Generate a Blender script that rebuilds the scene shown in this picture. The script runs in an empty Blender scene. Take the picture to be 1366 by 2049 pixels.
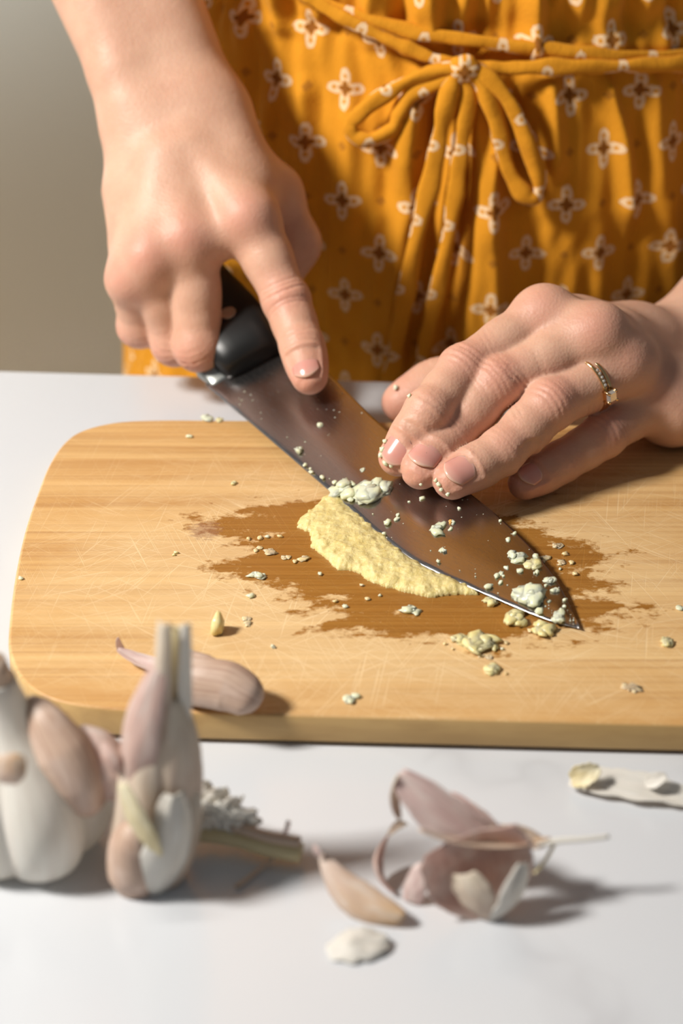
import bpy, bmesh, math, random
import numpy as np
from mathutils import Vector, Matrix, noise

# ------------------------------------------------------------------ camera, world, lights, exposure
S = bpy.context.scene
COL = S.collection
IMG_W, IMG_H = 1366, 2049
BOARD_Z = 0.012
CAM_D, PITCH = 0.80, math.radians(30)
CAM = np.array([0, -CAM_D*math.cos(PITCH), BOARD_Z+CAM_D*math.sin(PITCH)])
FPX = IMG_H*50/23.6

cam_d = bpy.data.cameras.new('camera'); cam = bpy.data.objects.new('camera', cam_d); COL.objects.link(cam)
cam.location = CAM; cam.rotation_euler = (math.radians(60), 0, 0)
cam_d.sensor_fit = 'VERTICAL'; cam_d.sensor_height = 23.6; cam_d.sensor_width = 15.73; cam_d.lens = 50
cam_d.clip_start = 0.01; cam_d.clip_end = 50
cam_d.dof.use_dof = True; cam_d.dof.focus_distance = 0.775; cam_d.dof.aperture_fstop = 4.5
S.camera = cam

wd = bpy.data.worlds.new('room_light'); S.world = wd; wd.use_nodes = True
wd.node_tree.nodes['Background'].inputs[0].default_value = (0.86, 0.93, 1.0, 1)
wd.node_tree.nodes['Background'].inputs[1].default_value = 0.13

def area_light(name, loc, target, size, power, col=(1, 1, 1), shape='DISK', spread=180):
    l = bpy.data.lights.new(name, 'AREA'); l.shape = shape; l.size = size; l.energy = power; l.color = col
    l.spread = math.radians(spread)
    o = bpy.data.objects.new(name, l); COL.objects.link(o); o.location = loc
    o.rotation_euler = (Vector(target)-Vector(loc)).to_track_quat('-Z', 'Y').to_euler()
    return o
key = area_light('window_light', (-.86, -.26, .90), (0.0, 0.03, 0.05), 0.21, 25, (1.0, 0.95, 0.88), 'RECTANGLE')
key.data.size_y = .20
area_light('wall_fill_light', (-2.2, 1.2, .8), (-.6, 1.75, -.6), .6, 48, (.95, 1.0, .98), spread=75)  # added out-of-view lamp that brightens the back wall, no real window there

S.view_settings.view_transform = 'Standard'; S.view_settings.look = 'None'
S.view_settings.gamma = 1; S.view_settings.use_curve_mapping = False
S.view_settings.exposure = 0.05

# ------------------------------------------------------------------ helpers
def ray(x, y):
    dx, dy = (x-IMG_W/2)/FPX, (y-IMG_H/2)/FPX
    s, c = math.sin(PITCH), math.cos(PITCH)
    return np.array([dx, c-dy*s, -s-dy*c])
def at_z(x, y, z):
    d = ray(x, y); return CAM+d*(z-CAM[2])/d[2]
def at_y(x, y, Y):
    d = ray(x, y); return CAM+d*(Y-CAM[1])/d[1]

def tag(o, label=None, cat=None, group=None, kind=None):
    if label: o['label'] = label
    if cat: o['category'] = cat
    if group: o['group'] = group
    if kind: o['kind'] = kind
    return o
def link(name, me, mat=None, parent=None, smooth=True):
    o = bpy.data.objects.new(name, me); COL.objects.link(o)
    if mat is not None and not me.materials: me.materials.append(mat)
    if smooth:
        me.polygons.foreach_set('use_smooth', [True]*len(me.polygons))
    if parent is not None: o.parent = parent
    return o
def mesh_np(name, V, F):
    """V (n,3), F list/array of polygons"""
    me = bpy.data.meshes.new(name)
    me.from_pydata([tuple(v) for v in V], [], [tuple(int(i) for i in f) for f in F])
    me.update(); return me
def mesh_quads(name, V, Q):
    me = bpy.data.meshes.new(name)
    V = np.ascontiguousarray(V, dtype=np.float32); Q = np.ascontiguousarray(Q, dtype=np.int32)
    me.vertices.add(len(V)); me.vertices.foreach_set('co', V.ravel())
    me.loops.add(Q.size); me.loops.foreach_set('vertex_index', Q.ravel())
    me.polygons.add(len(Q)); me.polygons.foreach_set('loop_start', np.arange(0, Q.size, 4, dtype=np.int32))
    me.polygons.foreach_set('loop_total', np.full(len(Q), 4, dtype=np.int32))
    me.update(calc_edges=True); me.validate(); return me
def empty(name, loc=(0, 0, 0)):
    o = bpy.data.objects.new(name, None); COL.objects.link(o); o.location = loc; o.empty_display_size = 0.02
    return o
def grid_faces(nu, nv, wrap_v=False):
    F = []
    for i in range(nu-1):
        for j in range(nv if wrap_v else nv-1):
            j2 = (j+1) % nv
            F.append((i*nv+j, i*nv+j2, (i+1)*nv+j2, (i+1)*nv+j))
    return F
def set_uv(me, uv):
    lay = me.uv_layers.new(name='UVMap')
    idx = np.zeros(len(me.loops), dtype=np.int32); me.loops.foreach_get('vertex_index', idx)
    lay.data.foreach_set('uv', np.ascontiguousarray(np.asarray(uv, dtype=np.float32)[idx]).ravel())
def set_attr(me, name, vals):
    a = me.attributes.new(name, 'FLOAT', 'POINT'); a.data.foreach_set('value', np.ascontiguousarray(vals, dtype=np.float32))
def catmull(P, n):
    P = [np.array(p, float) for p in P]; Q = [2*P[0]-P[1]]+P+[2*P[-1]-P[-2]]; out = []
    seg = len(P)-1
    for k in range(n):
        s = k/(n-1)*seg; i = min(int(s), seg-1); t = s-i
        a, b, c, d = Q[i:i+4]
        out.append(0.5*((2*b)+(-a+c)*t+(2*a-5*b+4*c-d)*t*t+(-a+3*b-3*c+d)*t**3))
    return np.array(out)
def tube(name, path, rad, nv=12, flat=1.0, up=(0, -1, 0), mat=None, parent=None, cap=True, smooth=True, crease=0.0):
    """tube along path (n,3); rad float or array; flat scales the thickness along up"""
    path = np.asarray(path, float); n = len(path); rad = np.broadcast_to(np.asarray(rad, float), (n,))
    T = np.gradient(path, axis=0); T /= np.linalg.norm(T, axis=1)[:, None]
    V = []; UV = []; s = 0
    for i in range(n):
        u = np.array(up, float); u = u-T[i]*(u@T[i]); u /= max(np.linalg.norm(u), 1e-6); b = np.cross(T[i], u)
        if i: s += np.linalg.norm(path[i]-path[i-1])
        for j in range(nv):
            a = 2*math.pi*j/nv
            k_ = 1+crease*(math.sin(3*a+s*90+path[0][0]*50)*.6+math.sin(2*a-s*310)*.5)
            V.append(path[i]+rad[i]*k_*(math.cos(a)*b+math.sin(a)*u*flat)); UV.append((s, rad[i]*3.0*math.sin(a/2)))
    F = grid_faces(n, nv, True)
    if cap: F += [tuple(range(nv))[::-1], tuple(range((n-1)*nv, n*nv))]
    me = mesh_np(name, V, F); set_uv(me, UV)
    return link(name, me, mat, parent, smooth)
def vnoise(p, s, seed=0):
    return noise.noise(Vector((p[0]*s+seed*7.1, p[1]*s+seed*3.3, p[2]*s-seed*5.7)))

# ---- node helpers
def mat_new(name):
    m = bpy.data.materials.new(name); m.use_nodes = True
    nt = m.node_tree; return m, nt, nt.nodes['Principled BSDF']
def nd(nt, t, **kw):
    n = nt.nodes.new(t)
    for k, v in kw.items():
        if k.startswith('i_'):
            key = k[2:]
            key = int(key) if key.isdigit() else key.replace('_', ' ')
            n.inputs[key].default_value = v
        else: setattr(n, k, v)
    return n
def mth(nt, op, a, b=None, c=None, clamp=False):
    n = nt.nodes.new('ShaderNodeMath'); n.operation = op; n.use_clamp = clamp
    for i, x in enumerate((a, b, c)):
        if x is None: continue
        if isinstance(x, (int, float)): n.inputs[i].default_value = x
        else: nt.links.new(x, n.inputs[i])
    return n.outputs[0]
def mixc(nt, fac, a, b, mode='MIX'):
    n = nt.nodes.new('ShaderNodeMix'); n.data_type = 'RGBA'; n.blend_type = mode
    for i, x in ((0, fac), (6, a), (7, b)):
        if isinstance(x, (int, float)): n.inputs[i].default_value = x
        elif isinstance(x, tuple): n.inputs[i].default_value = (*x, 1) if len(x) == 3 else x
        else: nt.links.new(x, n.inputs[i])
    return n.outputs[2]
def ramp(nt, fac, stops):
    n = nt.nodes.new('ShaderNodeValToRGB'); nt.links.new(fac, n.inputs[0]); e = n.color_ramp.elements
    while len(e) < len(stops): e.new(0.5)
    for k, (p, c) in zip(e, stops):
        k.position = p; k.color = (*c, 1) if isinstance(c, tuple) else (c, c, c, 1)
    return n.outputs[0]
def noise_n(nt, vec, scale, detail=3, rough=0.5, dist=0.0):
    n = nd(nt, 'ShaderNodeTexNoise'); n.inputs['Scale'].default_value = scale; n.inputs['Detail'].default_value = detail
    n.inputs['Roughness'].default_value = rough; n.inputs['Distortion'].default_value = dist
    if vec is not None: nt.links.new(vec, n.inputs['Vector'])
    return n.outputs[0]
def mapping(nt, vec, scale=(1, 1, 1), rot=(0, 0, 0), loc=(0, 0, 0)):
    n = nd(nt, 'ShaderNodeMapping'); n.inputs['Scale'].default_value = scale; n.inputs['Rotation'].default_value = rot
    n.inputs['Location'].default_value = loc; nt.links.new(vec, n.inputs['Vector']); return n.outputs[0]
def objco(nt): return nd(nt, 'ShaderNodeTexCoord').outputs['Object']
def uvco(nt): return nd(nt, 'ShaderNodeTexCoord').outputs['UV']
def bump(nt, height, strength, dist, bsdf, chain=None):
    b = nd(nt, 'ShaderNodeBump'); b.inputs['Strength'].default_value = strength; b.inputs['Distance'].default_value = dist
    nt.links.new(height, b.inputs['Height'])
    if chain is not None: nt.links.new(chain, b.inputs['Normal'])
    nt.links.new(b.outputs[0], bsdf.inputs['Normal']); return b.outputs[0]
def simple(name, col, rough=0.5, metal=0.0, sss=0.0, rad=(1, .4, .2), sscale=0.002, spec=0.5):
    m, nt, b = mat_new(name)
    b.inputs['Base Color'].default_value = (*col, 1); b.inputs['Roughness'].default_value = rough
    b.inputs['Metallic'].default_value = metal; b.inputs['Specular IOR Level'].default_value = spec
    if sss:
        b.inputs['Subsurface Weight'].default_value = sss; b.inputs['Subsurface Radius'].default_value = rad
        b.inputs['Subsurface Scale'].default_value = sscale
    return m

# ------------------------------------------------------------------ materials
def make_skin():
    m, nt, b = mat_new('skin')
    oc = objco(nt)
    red = nd(nt, 'ShaderNodeAttribute', attribute_name='red').outputs['Fac']
    n1 = noise_n(nt, oc, 60, 4, .6); n2 = noise_n(nt, oc, 220, 3, .6)
    base = mixc(nt, ramp(nt, n1, [(.35, 0.0), (.7, 1.0)]), (.64, .40, .285), (.56, .325, .225))
    base = mixc(nt, mth(nt, 'MULTIPLY', n2, .25), base, (.52, .25, .165))
    c = mixc(nt, red, base, (.60, .215, .165))
    nt.links.new(c, b.inputs['Base Color'])
    b.inputs['Roughness'].default_value = .5; b.inputs['Specular IOR Level'].default_value = .38
    b.inputs['Subsurface Weight'].default_value = .35; b.inputs['Subsurface Radius'].default_value = (1, .35, .18)
    b.inputs['Subsurface Scale'].default_value = .0035
    v = nd(nt, 'ShaderNodeTexVoronoi'); v.inputs['Scale'].default_value = 900; nt.links.new(oc, v.inputs['Vector'])
    h = mth(nt, 'ADD', mth(nt, 'MULTIPLY', v.outputs['Distance'], .6), noise_n(nt, oc, 420, 3, .6))
    bump(nt, h, .22, .0006, b)
    return m
SKIN = make_skin()

def make_nail():
    m, nt, b = mat_new('nail')
    uv = uvco(nt); sx = nd(nt, 'ShaderNodeSeparateXYZ'); nt.links.new(uv, sx.inputs[0])
    c = ramp(nt, sx.outputs[0], [(0, (.68, .45, .37)), (.14, (.63, .31, .26)), (.7, (.62, .29, .24)), (.9, (.62, .33, .27)), (.96, (.66, .42, .33)), (1, (.66, .44, .34))])
    nt.links.new(c, b.inputs['Base Color'])
    b.inputs['Roughness'].default_value = .22; b.inputs['Specular IOR Level'].default_value = .55
    b.inputs['Subsurface Weight'].default_value = .25; b.inputs['Subsurface Radius'].default_value = (1, .4, .25); b.inputs['Subsurface Scale'].default_value = .002
    return m
NAIL = make_nail()

def make_dress_mat():
    m, nt, b = mat_new('mustard_print_cotton')
    uv = uvco(nt); oc = objco(nt)
    sep = nd(nt, 'ShaderNodeSeparateXYZ'); nt.links.new(uv, sep.inputs[0])
    PX, PY = .0325, .0455
    def cell(ox, oy):
        fx = mth(nt, 'MULTIPLY', mth(nt, 'SUBTRACT', mth(nt, 'FRACT', mth(nt, 'ADD', mth(nt, 'DIVIDE', sep.outputs[0], PX), ox)), .5), PX)
        fy = mth(nt, 'MULTIPLY', mth(nt, 'SUBTRACT', mth(nt, 'FRACT', mth(nt, 'ADD', mth(nt, 'DIVIDE', sep.outputs[1], PY), oy)), .5), PY)
        r = mth(nt, 'SQRT', mth(nt, 'ADD', mth(nt, 'MULTIPLY', fx, fx), mth(nt, 'MULTIPLY', fy, fy)))
        a = mth(nt, 'ARCTAN2', fy, fx)
        return fx, fy, r, a
    wob = mth(nt, 'MULTIPLY', mth(nt, 'SUBTRACT', noise_n(nt, uv, 900, 2), .5), .0022)
    white = None; dark = None
    for ox, oy in ((0, 0), (.5, .5)):
        fx, fy, r, a = cell(ox, oy)
        r = mth(nt, 'ADD', r, wob)
        c4 = mth(nt, 'COSINE', mth(nt, 'MULTIPLY', a, 4))
        ro = mth(nt, 'ADD', mth(nt, 'MULTIPLY', c4, .0024), .0060)
        ri = mth(nt, 'ADD', mth(nt, 'MULTIPLY', c4, .0008), .0027)
        inside = mth(nt, 'MULTIPLY', mth(nt, 'LESS_THAN', r, ro), mth(nt, 'GREATER_THAN', r, ri))
        # open middle of each petal (outlined petals)
        rm = mth(nt, 'ABSOLUTE', mth(nt, 'SUBTRACT', r, .0051))
        am = mth(nt, 'GREATER_THAN', c4, .80)
        hole = mth(nt, 'MULTIPLY', am, mth(nt, 'LESS_THAN', rm, .00085))
        gap = mth(nt, 'LESS_THAN', c4, -.86)
        w = mth(nt, 'MULTIPLY', mth(nt, 'MULTIPLY', inside, mth(nt, 'SUBTRACT', 1, hole)), mth(nt, 'SUBTRACT', 1, mth(nt, 'MULTIPLY', gap, .7)))
        d = mth(nt, 'LESS_THAN', r, mth(nt, 'MULTIPLY', ri, .85))
        white = w if white is None else mth(nt, 'MAXIMUM', white, w)
        dark = d if dark is None else mth(nt, 'MAXIMUM', dark, d)
    for ox, oy in ((.5, 0), (0, .5)):
        fx, fy, r, a = cell(ox, oy)
        dd = mth(nt, 'ADD', mth(nt, 'ABSOLUTE', fx), mth(nt, 'ABSOLUTE', fy))
        dark = mth(nt, 'MAXIMUM', dark, mth(nt, 'MULTIPLY', mth(nt, 'LESS_THAN', dd, .0022), .55))
    weave = noise_n(nt, mapping(nt, uv, (1, .35, 1)), 1500, 2)
    base = mixc(nt, mth(nt, 'MULTIPLY', noise_n(nt, uv, 40, 3), .7), (.70, .295, .015), (.59, .235, .010))
    base = mixc(nt, mth(nt, 'MULTIPLY', weave, .35), base, (.50, .19, .009))
    c = mixc(nt, mth(nt, 'MULTIPLY', dark, .75), base, (.14, .035, .012))
    c = mixc(nt, mth(nt, 'MULTIPLY', white, .85), c, (.80, .60, .38))
    nt.links.new(c, b.inputs['Base Color'])
    b.inputs['Roughness'].default_value = .85; b.inputs['Specular IOR Level'].default_value = .2
    b.inputs['Sheen Weight'].default_value = .12; b.inputs['Sheen Tint'].default_value = (1, .7, .3, 1)
    bump(nt, mth(nt, 'ADD', weave, mth(nt, 'MULTIPLY', noise_n(nt, mapping(nt, uv, (1, .3, 1)), 250, 3), 1.5)), .25, .0012, b)
    return m
DRESS = make_dress_mat()

def make_marble():
    m, nt, b = mat_new('white_marble')
    oc = objco(nt)
    w = noise_n(nt, oc, 5, 5, .6)
    vadd = nd(nt, 'ShaderNodeVectorMath', operation='ADD'); nt.links.new(oc, vadd.inputs[0])
    wn = nd(nt, 'ShaderNodeTexNoise'); wn.inputs['Scale'].default_value = 6; wn.inputs['Detail'].default_value = 4; nt.links.new(oc, wn.inputs['Vector'])
    sc = nd(nt, 'ShaderNodeVectorMath', operation='SCALE'); nt.links.new(wn.outputs[1], sc.inputs[0]); sc.inputs['Scale'].default_value = .22
    nt.links.new(sc.outputs[0], vadd.inputs[1])
    n1 = noise_n(nt, vadd.outputs[0], 7, 3, .5)
    vein = mth(nt, 'ABSOLUTE', mth(nt, 'SUBTRACT', n1, .5))
    v = ramp(nt, vein, [(0, 1.0), (.014, .4), (.05, 0.0)])
    patch = ramp(nt, noise_n(nt, oc, 9, 2), [(.45, 0.0), (.62, 1.0)])
    v = mth(nt, 'MULTIPLY', v, patch)
    cloud = ramp(nt, noise_n(nt, vadd.outputs[0], 4, 3), [(.3, 0.0), (.75, 1.0)])
    c = mixc(nt, mth(nt, 'MULTIPLY', cloud, .5), (.62, .64, .67), (.54, .56, .595))
    c = mixc(nt, mth(nt, 'MULTIPLY', v, .6), c, (.36, .36, .38))
    nt.links.new(c, b.inputs['Base Color']); b.inputs['Roughness'].default_value = .24; b.inputs['Specular IOR Level'].default_value = .45
    return m
MARBLE = make_marble()
WALLM = simple('painted_wall', (.46, .46, .43), .8)

def make_bamboo(side=False):
    m, nt, b = mat_new('bamboo_edge' if side else 'bamboo')
    oc = objco(nt)
    sep = nd(nt, 'ShaderNodeSeparateXYZ'); nt.links.new(oc, sep.inputs[0])
    g1 = noise_n(nt, mapping(nt, oc, (4, 130, 40)), 1, 5, .6)
    g2 = noise_n(nt, mapping(nt, oc, (8, 900, 200)), 1, 3, .6)
    g3 = noise_n(nt, mapping(nt, oc, (1.2, 34, 20)), 1, 3, .5)
    g4 = noise_n(nt, mapping(nt, oc, (2.5, 330, 90)), 1, 4, .65)
    strip = nd(nt, 'ShaderNodeTexNoise', noise_dimensions='1D'); strip.inputs['Scale'].default_value = 1; strip.inputs['Detail'].default_value = 0
    nt.links.new(mth(nt, 'MULTIPLY', mth(nt, 'FLOOR', mth(nt, 'DIVIDE', mth(nt, 'ADD', sep.outputs[1], mth(nt, 'MULTIPLY', sep.outputs[0], .043)), .0185)), 7.37), strip.inputs['W'])
    c = mixc(nt, ramp(nt, g1, [(.36, 0.0), (.64, 1.0)]), (.66, .41, .165), (.45, .225, .064))
    c = mixc(nt, mth(nt, 'MULTIPLY', ramp(nt, g3, [(.38, 0.0), (.62, 1.0)]), .55), c, (.74, .51, .24))
    c = mixc(nt, ramp(nt, strip.outputs[0], [(.35, 0.0), (.65, .38)]), c, (.50, .25, .075))
    c = mixc(nt, mth(nt, 'MULTIPLY', ramp(nt, g4, [(.50, 0.0), (.66, 1.0)]), .45), c, (.36, .165, .05))
    c = mixc(nt, mth(nt, 'MULTIPLY', ramp(nt, g2, [(.5, 0.0), (.72, 1.0)]), .42), c, (.32, .145, .045))
    if side:
        c = mixc(nt, .45, c, (.50, .36, .14))
        nt.links.new(c, b.inputs['Base Color']); b.inputs['Roughness'].default_value = .5
        bump(nt, g1, .15, .0008, b); return m
    # pale scuffed zone full of fine knife cuts
    cuts = None
    for i, (rot, s) in enumerate(((0.5, 1500), (1.25, 1250), (-0.35, 1600), (1.9, 1350), (-0.9, 1500), (0.95, 1150), (2.3, 1450), (0.15, 1300))):
        n = noise_n(nt, mapping(nt, mapping(nt, oc, (1, 1, 1), (0, 0, rot)), (s, 22, 1), (0, 0, 0), (i*3.1, i*1.7, 0)), 1, 1, .4)
        k = ramp(nt, n, [(.66, 0.0), (.72, 1.0)])
        cuts = k if cuts is None else mth(nt, 'MAXIMUM', cuts, k)
    # distance from the middle of the working area
    dx = mth(nt, 'SUBTRACT', sep.outputs[0], .015); dy = mth(nt, 'ADD', sep.outputs[1], .045)
    dist = mth(nt, 'SQRT', mth(nt, 'ADD', mth(nt, 'MULTIPLY', mth(nt, 'MULTIPLY', dx, dx), .55), mth(nt, 'MULTIPLY', dy, dy)))
    wob = mth(nt, 'MULTIPLY', mth(nt, 'SUBTRACT', noise_n(nt, mapping(nt, oc, (1, 1.6, 1)), 38, 5, .7), .5), .10)
    zone = ramp(nt, mth(nt, 'ADD', dist, wob), [(.05, 1.0), (.105, 0.0)])
    c = mixc(nt, mth(nt, 'MULTIPLY', zone, .45), c, (.76, .57, .32))
    c = mixc(nt, mth(nt, 'MULTIPLY', cuts, mth(nt, 'ADD', mth(nt, 'MULTIPLY', zone, .38), .10)), c, (.84, .66, .40))
    # wet stain from garlic juice, its own ragged shape
    ex = mth(nt, 'SUBTRACT', sep.outputs[0], .026); ey = mth(nt, 'ADD', sep.outputs[1], .034)
    rx = mth(nt, 'ADD', ex, mth(nt, 'MULTIPLY', ey, .15))
    ry = mth(nt, 'ADD', ey, mth(nt, 'MULTIPLY', ex, .12))
    e = mth(nt, 'SQRT', mth(nt, 'ADD', mth(nt, 'POWER', mth(nt, 'DIVIDE', rx, .072), 2), mth(nt, 'POWER', mth(nt, 'DIVIDE', ry, .050), 2)))
    w1 = mth(nt, 'MULTIPLY', mth(nt, 'SUBTRACT', noise_n(nt, mapping(nt, oc, (.8, 1.5, 1)), 75, 5, .65), .5), 1.5)
    w3 = mth(nt, 'MULTIPLY', mth(nt, 'SUBTRACT', noise_n(nt, oc, 260, 4, .7), .5), .55)
    w2 = mth(nt, 'MULTIPLY', mth(nt, 'SUBTRACT', noise_n(nt, mapping(nt, oc, (.35, 1.4, 1), (0, 0, 0), (3, 1, 0)), 30, 2, .5), .5), 1.0)
    wet = ramp(nt, mth(nt, 'ADD', mth(nt, 'ADD', mth(nt, 'ADD', e, w1), w3), w2), [(.86, 1.0), (1.0, 0.0)])
    spots = ramp(nt, noise_n(nt, mapping(nt, oc, (.45, 1.2, 1), (0, 0, 0), (8, 2, 0)), 120, 2, .5), [(.70, 0.0), (.72, 1.0)])
    spots = mth(nt, 'MULTIPLY', spots, ramp(nt, e, [(.0, 1.0), (.33, .9), (1.0, 0.0)]))
    spots = mth(nt, 'MULTIPLY', spots, .7)
    wet = mth(nt, 'MAXIMUM', wet, spots)
    dk = mixc(nt, 1.0, c, (.60, .43, .20), 'MULTIPLY')
    dk = mixc(nt, .5, dk, (.26, .10, .014))
    dk = mixc(nt, mth(nt, 'MULTIPLY', ramp(nt, g2, [(.42, 0.0), (.7, 1.0)]), .55), dk, (.20, .075, .012))
    c = mixc(nt, wet, c, dk)
    # old purplish brown scuff left of the wet wood
    sx = mth(nt, 'DIVIDE', mth(nt, 'ADD', sep.outputs[0], .0495), .0062); sy = mth(nt, 'DIVIDE', mth(nt, 'ADD', sep.outputs[1], .0135), .0075)
    se = mth(nt, 'ADD', mth(nt, 'SQRT', mth(nt, 'ADD', mth(nt, 'MULTIPLY', sx, sx), mth(nt, 'MULTIPLY', sy, sy))), mth(nt, 'MULTIPLY', mth(nt, 'SUBTRACT', noise_n(nt, mapping(nt, oc, (.7, 1.6, 1)), 420, 4, .7), .5), 2.6))
    c = mixc(nt, mth(nt, 'MULTIPLY', ramp(nt, se, [(.6, 1.0), (1.1, 0.0)]), .55), c, (.27, .135, .085))
    nt.links.new(c, b.inputs['Base Color'])
    r = nd(nt, 'ShaderNodeMapRange'); nt.links.new(wet, r.inputs[0]); r.inputs[3].default_value = .48; r.inputs[4].default_value = .27
    nt.links.new(r.outputs[0], b.inputs['Roughness'])
    b.inputs['Specular IOR Level'].default_value = .4
    hh = mth(nt, 'SUBTRACT', mth(nt, 'MULTIPLY', g2, .6), mth(nt, 'MULTIPLY', cuts, .35))
    bump(nt, hh, .25, .0005, b)
    return m
BAMBOO = make_bamboo(); BAMBOO_EDGE = make_bamboo(True)

def make_blade():
    m, nt, b = mat_new('brushed_steel')
    uv = uvco(nt)
    n = noise_n(nt, mapping(nt, uv, (10, 900, 1)), 1, 4, .6)
    n2 = noise_n(nt, mapping(nt, uv, (30, 70, 1)), 1, 3, .6)
    c = mixc(nt, mth(nt, 'MULTIPLY', n, .5), (.37, .35, .345), (.31, .29, .285))
    nt.links.new(c, b.inputs['Base Color']); b.inputs['Metallic'].default_value = 1
    r = nd(nt, 'ShaderNodeMapRange'); nt.links.new(mth(nt, 'ADD', mth(nt, 'MULTIPLY', n, .5), mth(nt, 'MULTIPLY', n2, .5)), r.inputs[0])
    r.inputs[1].default_value = .3; r.inputs[2].default_value = .7
    r.inputs[3].default_value = .20; r.inputs[4].default_value = .30
    nt.links.new(r.outputs[0], b.inputs['Roughness'])
    bump(nt, n, .015, .0002, b)
    return m
STEEL = make_blade()
EDGE_STEEL = simple('honed_edge', (.50, .49, .48), .3, 1.0)
BOLSTER = simple('polished_steel', (.36, .37, .35), .32, 1.0)
HANDLE = simple('black_handle', (.008, .008, .008), .38, spec=.4)
RIVET = simple('rivet_steel', (.72, .71, .70), .3, 1.0)
GOLD = simple('gold', (.83, .55, .27), .14, 1.0)
GEM = simple('clear_stone', (.9, .93, .92), .02)
_g = GEM.node_tree.nodes['Principled BSDF']; _g.inputs['Transmission Weight'].default_value = .75; _g.inputs['IOR'].default_value = 2.2

def garlic_flesh(name, c1, c2, rough=.3, sc=300, bs=.3, bd=.0006):
    m, nt, b = mat_new(name); oc = objco(nt)
    c = mixc(nt, ramp(nt, noise_n(nt, oc, sc, 3), [(.3, 0.0), (.7, 1.0)]), c1, c2)
    nt.links.new(c, b.inputs['Base Color']); b.inputs['Roughness'].default_value = rough
    b.inputs['Subsurface Weight'].default_value = .5; b.inputs['Subsurface Radius'].default_value = (1, .85, .45); b.inputs['Subsurface Scale'].default_value = .003
    bump(nt, noise_n(nt, oc, sc*2.2, 4, .65), bs, bd, b)
    return m
FLESH = garlic_flesh('garlic_flesh', (.78, .70, .38), (.70, .58, .25))
PASTE = garlic_flesh('garlic_paste', (.71, .57, .22), (.79, .68, .34), .15, 420, .55, .0011)
FLESH_PALE = garlic_flesh('garlic_flesh_pale', (.74, .75, .52), (.66, .68, .45))
FLESH_CLEAR = garlic_flesh('garlic_flesh_wet', (.80, .56, .28), (.84, .66, .38), .25)

def skin_paper(name, c_base, c_tip, streak, transl=.35, white=(.85, .82, .78)):
    """papery garlic skin: streaked along U, tip colour by U"""
    m, nt, b = mat_new(name); uv = uvco(nt)
    sep = nd(nt, 'ShaderNodeSeparateXYZ'); nt.links.new(uv, sep.inputs[0])
    st = noise_n(nt, mapping(nt, uv, (1.6, 26, 1)), 1, 4, .6)
    bl = noise_n(nt, mapping(nt, uv, (2.5, 3, 1)), 1, 3, .6)
    c = mixc(nt, ramp(nt, sep.outputs[0], [(0.1, 0.0), (.95, 1.0)]), c_base, c_tip)
    c = mixc(nt, mth(nt, 'MULTIPLY', ramp(nt, st, [(.42, 0.0), (.62, 1.0)]), .6), c, streak)
    c = mixc(nt, mth(nt, 'MULTIPLY', ramp(nt, bl, [(.45, 0.0), (.7, 1.0)]), .6), c, white)
    nt.links.new(c, b.inputs['Base Color']); b.inputs['Roughness'].default_value = .42; b.inputs['Specular IOR Level'].default_value = .45
    bump(nt, st, .25, .0008, b)
    tr = nd(nt, 'ShaderNodeBsdfTranslucent'); nt.links.new(c, tr.inputs[0])
    mx = nd(nt, 'ShaderNodeMixShader'); mx.inputs[0].default_value = transl
    nt.links.new(b.outputs[0], mx.inputs[1]); nt.links.new(tr.outputs[0], mx.inputs[2])
    nt.links.new(mx.outputs[0], nt.nodes['Material Output'].inputs[0])
    return m
PINK = skin_paper('pink_garlic_skin', (.76, .58, .50), (.72, .54, .48), (.60, .40, .36), .42)
MAUVE = skin_paper('mauve_garlic_skin', (.84, .73, .69), (.78, .63, .60), (.62, .44, .43), .45)
TAN = skin_paper('tan_garlic_skin', (.74, .60, .50), (.70, .48, .26), (.62, .45, .38), .3)
WHITE_SKIN = skin_paper('white_garlic_skin', (.84, .82, .76), (.80, .77, .70), (.74, .68, .62), .3, (.9, .89, .86))
STRAW = skin_paper('straw_stem', (.74, .64, .38), (.78, .72, .52), (.55, .42, .18), .15, (.85, .80, .62))
BEIGE = skin_paper('beige_garlic_skin', (.74, .60, .48), (.78, .70, .56), (.60, .44, .36), .3, (.84, .76, .66))
CLOVE = skin_paper('purple_clove_skin', (.66, .49, .39), (.48, .34, .25), (.36, .21, .16), .12, (.74, .60, .52))

# ------------------------------------------------------------------ setting: counter, wall, floor
def prism(name, outline, z0, z1, mat, bevel=0.0, seg=3, parent=None, mat_side=None):
    bm = bmesh.new()
    vs = [bm.verts.new((x, y, z0)) for x, y in outline]
    f = bm.faces.new(vs)
    r = bmesh.ops.extrude_face_region(bm, geom=[f])
    for v in r['geom']:
        if isinstance(v, bmesh.types.BMVert): v.co.z = z1
    bmesh.ops.recalc_face_normals(bm, faces=bm.faces)
    if bevel:
        es = [e for e in bm.edges if abs(e.verts[0].co.z-e.verts[1].co.z) < 1e-6 and len(e.link_faces) == 2]
        bmesh.ops.bevel(bm, geom=es, offset=bevel, segments=seg, profile=.5, affect='EDGES')
    me = bpy.data.meshes.new(name); bm.to_mesh(me); bm.free()
    me.materials.append(mat)
    if mat_side:
        me.materials.append(mat_side)
        for p in me.polygons: p.material_index = 1 if abs(p.normal.z) < .5 else 0
    o = link(name, me, None, parent, smooth=False)
    for p in me.polygons: p.use_smooth = len(p.vertices) == 4
    return o

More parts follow.
